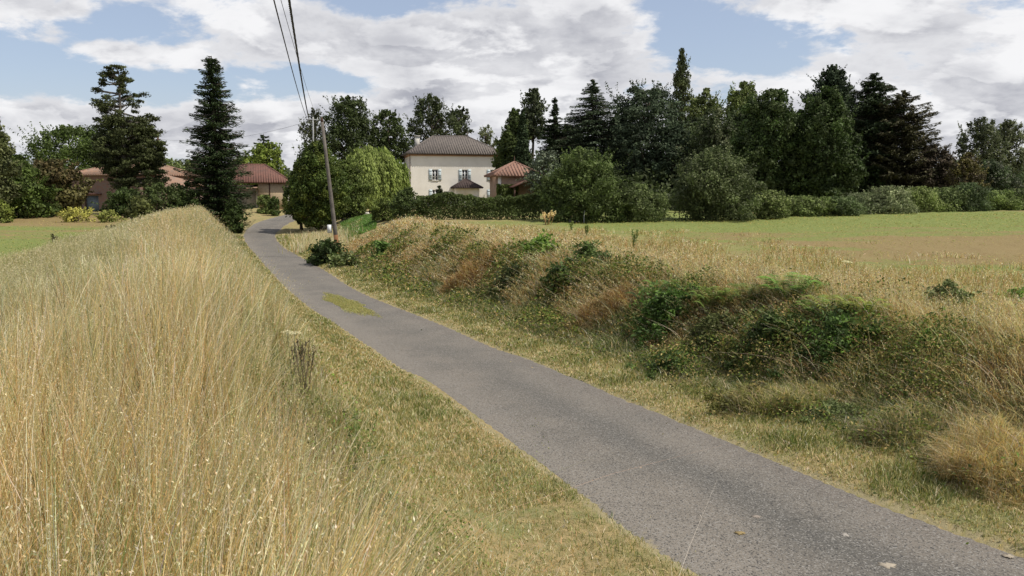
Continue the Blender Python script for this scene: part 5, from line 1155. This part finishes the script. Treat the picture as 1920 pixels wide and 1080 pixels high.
def straw_heap(label, px, base, half, hpx, seed, cols, wts, n=5000, flow=(-.6, -.3), name='straw_heap'):
    x, y, z = on_ground(px, base); s = y / FPX; Rr = half * s; H = hpx * s; rg = np.random.default_rng(seed)
    th = rg.uniform(0, 6.28, n); q = np.sqrt(rg.uniform(0, 1, n)); q = q * (1 + .3 * np.sin(2 * th + seed) + .15 * np.sin(5 * th + 2 * seed)) ; hz_ = H * .8 * np.sqrt(np.clip(1 - (q * .8) ** 2, 0, 1)) * rg.uniform(.3, 1.0, n)
    X_ = np.cos(th) * q * Rr; Y_ = np.sin(th) * q * Rr * .8
    zt = terrain(x + X_, y + Y_) - z + hz_ * (1 + .55 * pn(X_, Y_, seed, 3.2) + .3 * pn(X_, Y_, seed + 1, 9.)); a = rg.uniform(0, 6.28, n)
    ln = np.column_stack([np.cos(a), np.sin(a)]) * rg.uniform(.4, 1.4, n)[:, None] + np.array(flow)
    root = empty(name, (x, y, z)); tag(root, label, 'heap', 'heaps of cut grass at the bank foot')
    blades('straw', np.column_stack([X_, Y_, zt - .08]), rg.uniform(.1, .34, n), max(.0045, y * .0008), ln, mixcol(cols, wts, n, rg=rg), seg=3, rg=rg, parent=root)
straw_heap('large golden heap of cut straw at the lower right corner of the bank', 1872, 900, 135, 118, 401, [GOLD, OCH, STRAW, OLV, RUST, GREY, PALE], [2, 1.3, 2, 1, .5, 1, .6], 9000)
straw_heap('greyish heap of cut grass left of the golden heap', 1700, 826, 90, 60, 402, [GREY, OLV, DGRN, STRAW], [1.4, 1, 1, 1], 4500)
straw_heap('olive yellow heap of cut grass below the ferns', 1470, 768, 90, 60, 403, [OLV, STRAW, GRN, GREY], [2, 1.4, 1, 1], 4500)
straw_heap('reddish brown heap of dead grass under the shaded hollow', 1130, 600, 60, 46, 404, [RUST, OCH, GREY, STRAW], [2, 1.4, 1, .6], 4000)
straw_heap('orange brown heap of dead grass on the bank left of the hollow', 890, 528, 56, 46, 405, [RUST, OCH, STRAW], [2, 1.6, .8], 4000)

def stem_plant(label, px, base, hpx, seed, nst=5, col=(.16, .15, .08), head='dark', name='weed_plant', Yd=None, leafcol=None, spread=.12):
    if Yd: c = at(px, base, Yd); x, y = c.x, Yd; z = gz(x, y)
    else: x, y, z = on_ground(px, base, 2.)
    s = y / FPX; H = hpx * s; rg = np.random.default_rng(seed); root = empty(name, (x, y, z)); tag(root, label, 'plant')
    mk = simple('weed_stem', col); lv = []
    hc_ = {'dark': (.035, .03, .022), 'umbel': (.68, .68, .60), 'green': (.16, .22, .07), 'red': (.55, .05, .02), 'straw': PALE}[head]
    for k in range(nst):
        st = MB(); hv = []
        a = rg.uniform(0, 6.28); b0 = Vector((rg.normal(0, spread * H * .35), rg.normal(0, spread * H * .35), 0)); h = H * rg.uniform(.65, 1.02)
        tip = b0 + Vector((math.cos(a) * spread * H, math.sin(a) * spread * H, h)); md = b0.lerp(tip, .5) + Vector((0, 0, .03 * H))
        st.tube([b0 - Vector((0, 0, .03)), md, tip], [max(.0035, .0005 * y), max(.003, .00045 * y), max(.002, .0004 * y)], 5)
        for j in range(5 if head != 'umbel' else 0):
            t = rg.uniform(.45, .95); p0 = b0.lerp(tip, t); aa = rg.uniform(0, 6.28); p1 = p0 + Vector((math.cos(aa), math.sin(aa), 1.1)) * (.09 * H * rg.uniform(.5, 1.2))
            st.tube([p0, p1], [max(.002, .0003 * y)] * 2, 4)
        if head == 'umbel':
            m_ = 110; r = np.sqrt(rg.uniform(0, 1, m_)) * .05 * (1 + y / 18); aa = rg.uniform(0, 6.28, m_)
            hv.append(np.array(tip)[None] + np.column_stack([np.cos(aa) * r, np.sin(aa) * r, .015 - 3 * r * r]))
            for j in range(9): aa_ = j * .7; st.tube([tip - Vector((0, 0, .03)), tip + Vector((math.cos(aa_) * .04, math.sin(aa_) * .04, .005))], [.0015] * 2, 3)
        else: q_ = np.linspace(.74, 1, 34)[:, None]; hv.append(np.array(b0)[None] * (1 - q_) + np.array(tip)[None] * q_ + rg.standard_normal((34, 3)) * .006 * max(1, y / 9))
        so_ = st.build('stem', mk, root)
        hv = np.concatenate(hv); V, F = cards(hv, rg.standard_normal((len(hv), 3)) + np.array([0, 0, 1.2 if head == 'umbel' else 0]), (.011 if head == 'umbel' else .016) * max(1, y / 9), .8, rg)
        mesh_np('bloom' if head in ('umbel', 'red') else 'seed_pods', V, F, M['leaf'], so_, col=np.repeat(np.array([hc_]) * rg.uniform(.7, 1.2, (len(hv), 1)), 4, 0))
        if leafcol is not None:
            m_ = 26; t = rg.uniform(.1, .95, m_); pts_ = np.array([b0.lerp(tip, q_) for q_ in t]); lv.append(pts_ + rg.standard_normal((m_, 3)) * .05 * H)
    if leafcol is not None:
        lv = np.concatenate(lv); V, F = cards(lv, rg.standard_normal((len(lv), 3)) + np.array([0, 0, .8]), .075 * H, .42, rg); mesh_np('leaves', V, F, M['leaf'], root, col=np.repeat(np.array([leafcol]) * rg.uniform(.6, 1.4, (len(lv), 1)), 4, 0))
stem_plant('tall dark seeded weed stems at the right edge of the golden grass', 572, 690, 130, 501, 11, (.14, .11, .06), 'dark', Yd=9.0, spread=.14)
stem_plant('white umbel flower standing against the lane, above the dark weed stems', 548, 640, 118, 502, 2, (.16, .17, .08), 'umbel', Yd=9.5, spread=.06, name='umbel_flower')
stem_plant('thin forked weed stalk beside the white umbel', 566, 650, 110, 503, 3, (.16, .14, .09), 'dark', Yd=9.3, spread=.12)
stem_plant('leafy green plant low in the grass at the bottom centre', 690, 1010, 130, 504, 4, (.2, .22, .09), 'green', Yd=4.3, leafcol=(.12, .21, .05), spread=.16, name='leafy_plant')
stem_plant('smaller leafy green plant behind the bottom centre one', 672, 800, 130, 505, 4, (.2, .22, .09), 'green', Yd=7.2, leafcol=(.11, .18, .05), spread=.2, name='leafy_plant')
stem_plant('leafy green plant at the very bottom left of centre', 595, 1000, 120, 506, 3, (.2, .22, .09), 'green', Yd=4.0, leafcol=(.10, .17, .045), spread=.2, name='leafy_plant')
stem_plant('greenish white umbel above the brightest fern', 1590, 520, 34, 507, 2, (.2, .22, .1), 'umbel', name='umbel_flower')
stem_plant('upright dark green weed stem on the field margin left of centre', 1189, 470, 42, 508, 3, (.14, .18, .06), 'green', leafcol=(.10, .14, .04), spread=.08, name='dock_weed')
stem_plant('dark green weed stem on the field margin near the leafy bush', 1098, 450, 30, 509, 3, (.14, .18, .06), 'green', leafcol=(.10, .14, .04), spread=.08, name='dock_weed')
stem_plant('small weed stem furthest from the lane near the leafy bush', 1072, 440, 26, 510, 3, (.14, .18, .06), 'green', leafcol=(.10, .14, .04), spread=.08, name='dock_weed')
stem_plant('tan feathery dead plant before the big field bush', 1028, 422, 26, 511, 9, (.4, .26, .12), 'straw', spread=.35, name='dead_plant')
stem_plant('red poppy on the field margin near the right edge', 1860, 570, 22, 512, 2, (.2, .22, .1), 'red', name='poppy', spread=.3)
stem_plant('dark dock stem in the left field, beyond the tall grass', 102, 455, 26, 513, 5, (.1, .09, .05), 'dark', spread=.2, name='dock_weed', Yd=34)
for i, (px_i, py_i, lb_) in enumerate([(38, 470, 'dark weed at the border of the left field, nearest the left edge of the photo'), (142, 452, 'dark weed at the border of the left field between two others'), (208, 436, 'greyish bushy weed where left field meets tall grass, below the garage door'),
                                   (255, 424, 'small weed near the ridge end of the left field border')]):
    stem_plant(lb_, px_i, py_i, 24, 530 + i, 6, (.12, .12, .07), 'dark', spread=.3, name='dock_weed', Yd=[23, 29, 36, 45][i], leafcol=(.12, .14, .08))
# post, stones
pst = on_ground(1095, 419, 20); Ps_ = MB(); Ps_.tube([(0, 0, -.1), (0, 0, .5), (.02, 0, .88)], [.035, .033, .03], 8)
o = Ps_.build('marker_post', M['concrete'], None, smooth=True, loc=pst); tag(o, 'thin pale marker post in front of the big rounded field bush', 'post')
for i, (px, py, sc_, lb) in enumerate([(1076, 417, .45, 'pale flat stone at the field edge left of the marker post')]):
    sx0, sy0, sz0 = on_ground(px, py, 20); rg = np.random.default_rng(i); q = MB()
    n_ = 9; Vv = [(math.cos(a) * sc_ * rg.uniform(.8, 1.1), math.sin(a) * sc_ * .6, 0) for a in np.linspace(0, 6.283, n_ + 1)[:-1]]; Vt = [(v[0] * .75, v[1] * .75, .2 + .05 * rg.uniform()) for v in Vv]
    q.add(Vv + Vt, [(k_, (k_+1) % n_, n_ + (k_+1) % n_, n_ + k_) for k_ in range(n_)] + [tuple(range(n_, 2 * n_))]); o = q.build('stone', M['white_stone'], None, loc=(sx0, sy0, sz0)); tag(o, lb, 'stone')
# low stone wall by the willow
wl0, wl1 = at(640, 401, 74), at(682, 400, 74); zw = gz(wl0.x, 74) - .1; q = MB(); rg = np.random.default_rng(3)
xx = wl0.x
while xx < wl1.x: w_ = rg.uniform(.3, .6); hh_ = at(660, 397, 74).z - zw + rg.uniform(-.08, .06); q.box((xx, 73.8 + rg.uniform(0, .06), zw), (xx + w_ - .01, 74.2, zw + max(.3, hh_))); xx += w_
o = q.build('low_stone_wall', M['white_stone']); tag(o, 'low pale stone wall in the shade under the willow', 'wall')
# lawn under the willow: bright green grass patch
n = 9000; px_ = rng.uniform(640, 706, n); Yv = rng.uniform(58, 72, n); x = (px_ - 960) / FPX * Yv; z = terrain(x, Yv)
blades('lawn', np.column_stack([x, Yv, z]), rng.uniform(.1, .22, n), .09, rng.standard_normal((n, 2)) * .5, mixcol([(.12, .24, .05), (.16, .27, .06), (.2, .25, .08)], [2, 2, 1], n), seg=2, label='bright green lawn strip in front of the low stone wall')
# rough straw tuft behind the pole
n = 6000; px_ = rng.normal(602, 22, n); Yv = rng.uniform(50, 62, n); x = (px_ - 960) / FPX * Yv; z = terrain(x, Yv)
blades('dry_grass', np.column_stack([x, Yv, z]), rng.uniform(.4, .9, n), .045, rng.standard_normal((n, 2)) * .2, mixcol([STRAW, PALE, OLV], [2, 2, 1], n), seg=3, label='pale straw grass tuft behind the leaning pole')
# rubbed leaf stains and dry leaves on the asphalt
def dleaf(label, px, py, size, seed, col):
    x, y, z = 0, 0, 0; v = on_road(px, py); rg = np.random.default_rng(seed); q = MB(); n_ = 22
    ring = [(math.cos(a) * size * (.35 + .75 * rg.uniform()), math.sin(a) * size * .8 * (.35 + .75 * rg.uniform()), .003 + .002 * rg.uniform()) for a in np.linspace(0, 6.283, n_ + 1)[:-1]]
    q.add([(0, 0, .006)] + ring + [(a, c, .0) for a, c, d in ring], [(0, 1 + i, 1 + (i + 1) % n_) for i in range(n_)] + [(1 + i, 1 + n_ + i, 1 + n_ + (i+1) % n_, 1 + (i+1) % n_) for i in range(n_)])
    o = q.build('dry_dung_patch', simple('dry_patch_%d' % seed, col, .95, .1, .4, 40), None, loc=(v.x, v.y, road_z(v.y) + .015)); tag(o, label, 'debris', 'dry patches on the asphalt')
dleaf('pale star shaped dry patch nearest the bottom edge of the lane', 1662, 1066, .10, 1, (.36, .31, .24))
dleaf('small pale dry patch right of centre on the near lane', 1584, 1006, .06, 2, (.34, .31, .27))
dleaf('tan brown dry patch on the near lane, left of the others', 1388, 1004, .07, 3, (.28, .21, .10))
dleaf('pale smeared patch above the tan brown one', 1417, 973, .06, 4, (.28, .24, .20))
dleaf('pale dry patch at the right edge of the near lane', 1890, 1049, .06, 5, (.34, .29, .22))
dleaf('pale worn patch on the lane near its right verge, halfway down', 1128, 746, .10, 6, (.26, .22, .18))

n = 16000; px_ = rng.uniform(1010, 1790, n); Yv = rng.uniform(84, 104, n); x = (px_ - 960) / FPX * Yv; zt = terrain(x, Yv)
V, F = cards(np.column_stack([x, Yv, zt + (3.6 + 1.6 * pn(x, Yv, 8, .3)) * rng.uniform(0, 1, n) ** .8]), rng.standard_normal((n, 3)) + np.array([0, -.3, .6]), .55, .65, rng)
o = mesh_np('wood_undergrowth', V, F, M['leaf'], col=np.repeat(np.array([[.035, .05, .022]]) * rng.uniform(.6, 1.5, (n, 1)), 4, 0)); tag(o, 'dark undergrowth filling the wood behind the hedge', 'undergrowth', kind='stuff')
# far wood that closes the horizon
n = 26000; rg = np.random.default_rng(77)
az_ = rg.uniform(-.75, .75, n); Dd = 330 + 40 * pn(az_ * 30, az_ * 0, 4, 1.) + rg.uniform(0, 30, n); x = np.tan(az_) * Dd; zt = terrain(x, Dd)
hh = (9 + 4 * pn(az_ * 60, az_ * 0, 5, 1.) + 3 * pn(az_ * 200, az_ * 0, 6, 1.)) * rg.uniform(.05, 1, n) ** .5
V, F = cards(np.column_stack([x, Dd, zt + hh]), rg.standard_normal((n, 3)) + np.array([0, -.4, .6]), 2.2, .7, rg)
o = mesh_np('far_woodland', V, F, M['leaf'], col=np.repeat(np.array([[.07, .095, .07]]) * rg.uniform(.6, 1.4, (n, 1)), 4, 0)); tag(o, 'distant line of woodland along the horizon', 'woodland', kind='stuff')

# haze: thin even air
hb = MB(); hb.box((-1400, -40, -3), (1400, 1300, 60)); m, b = new_mat('haze_air')
pv = b.new('ShaderNodeVolumePrincipled'); pv.inputs['Color'].default_value = (.85, .9, 1, 1); pv.inputs['Density'].default_value = .00045; pv.inputs['Anisotropy'].default_value = .2
o_ = b.new('ShaderNodeOutputMaterial'); b.link(pv.outputs[0], o_.inputs['Volume'])
HAZE = False
if HAZE: o = hb.build('haze', m); tag(o, 'thin summer haze in the air', 'haze', kind='stuff')
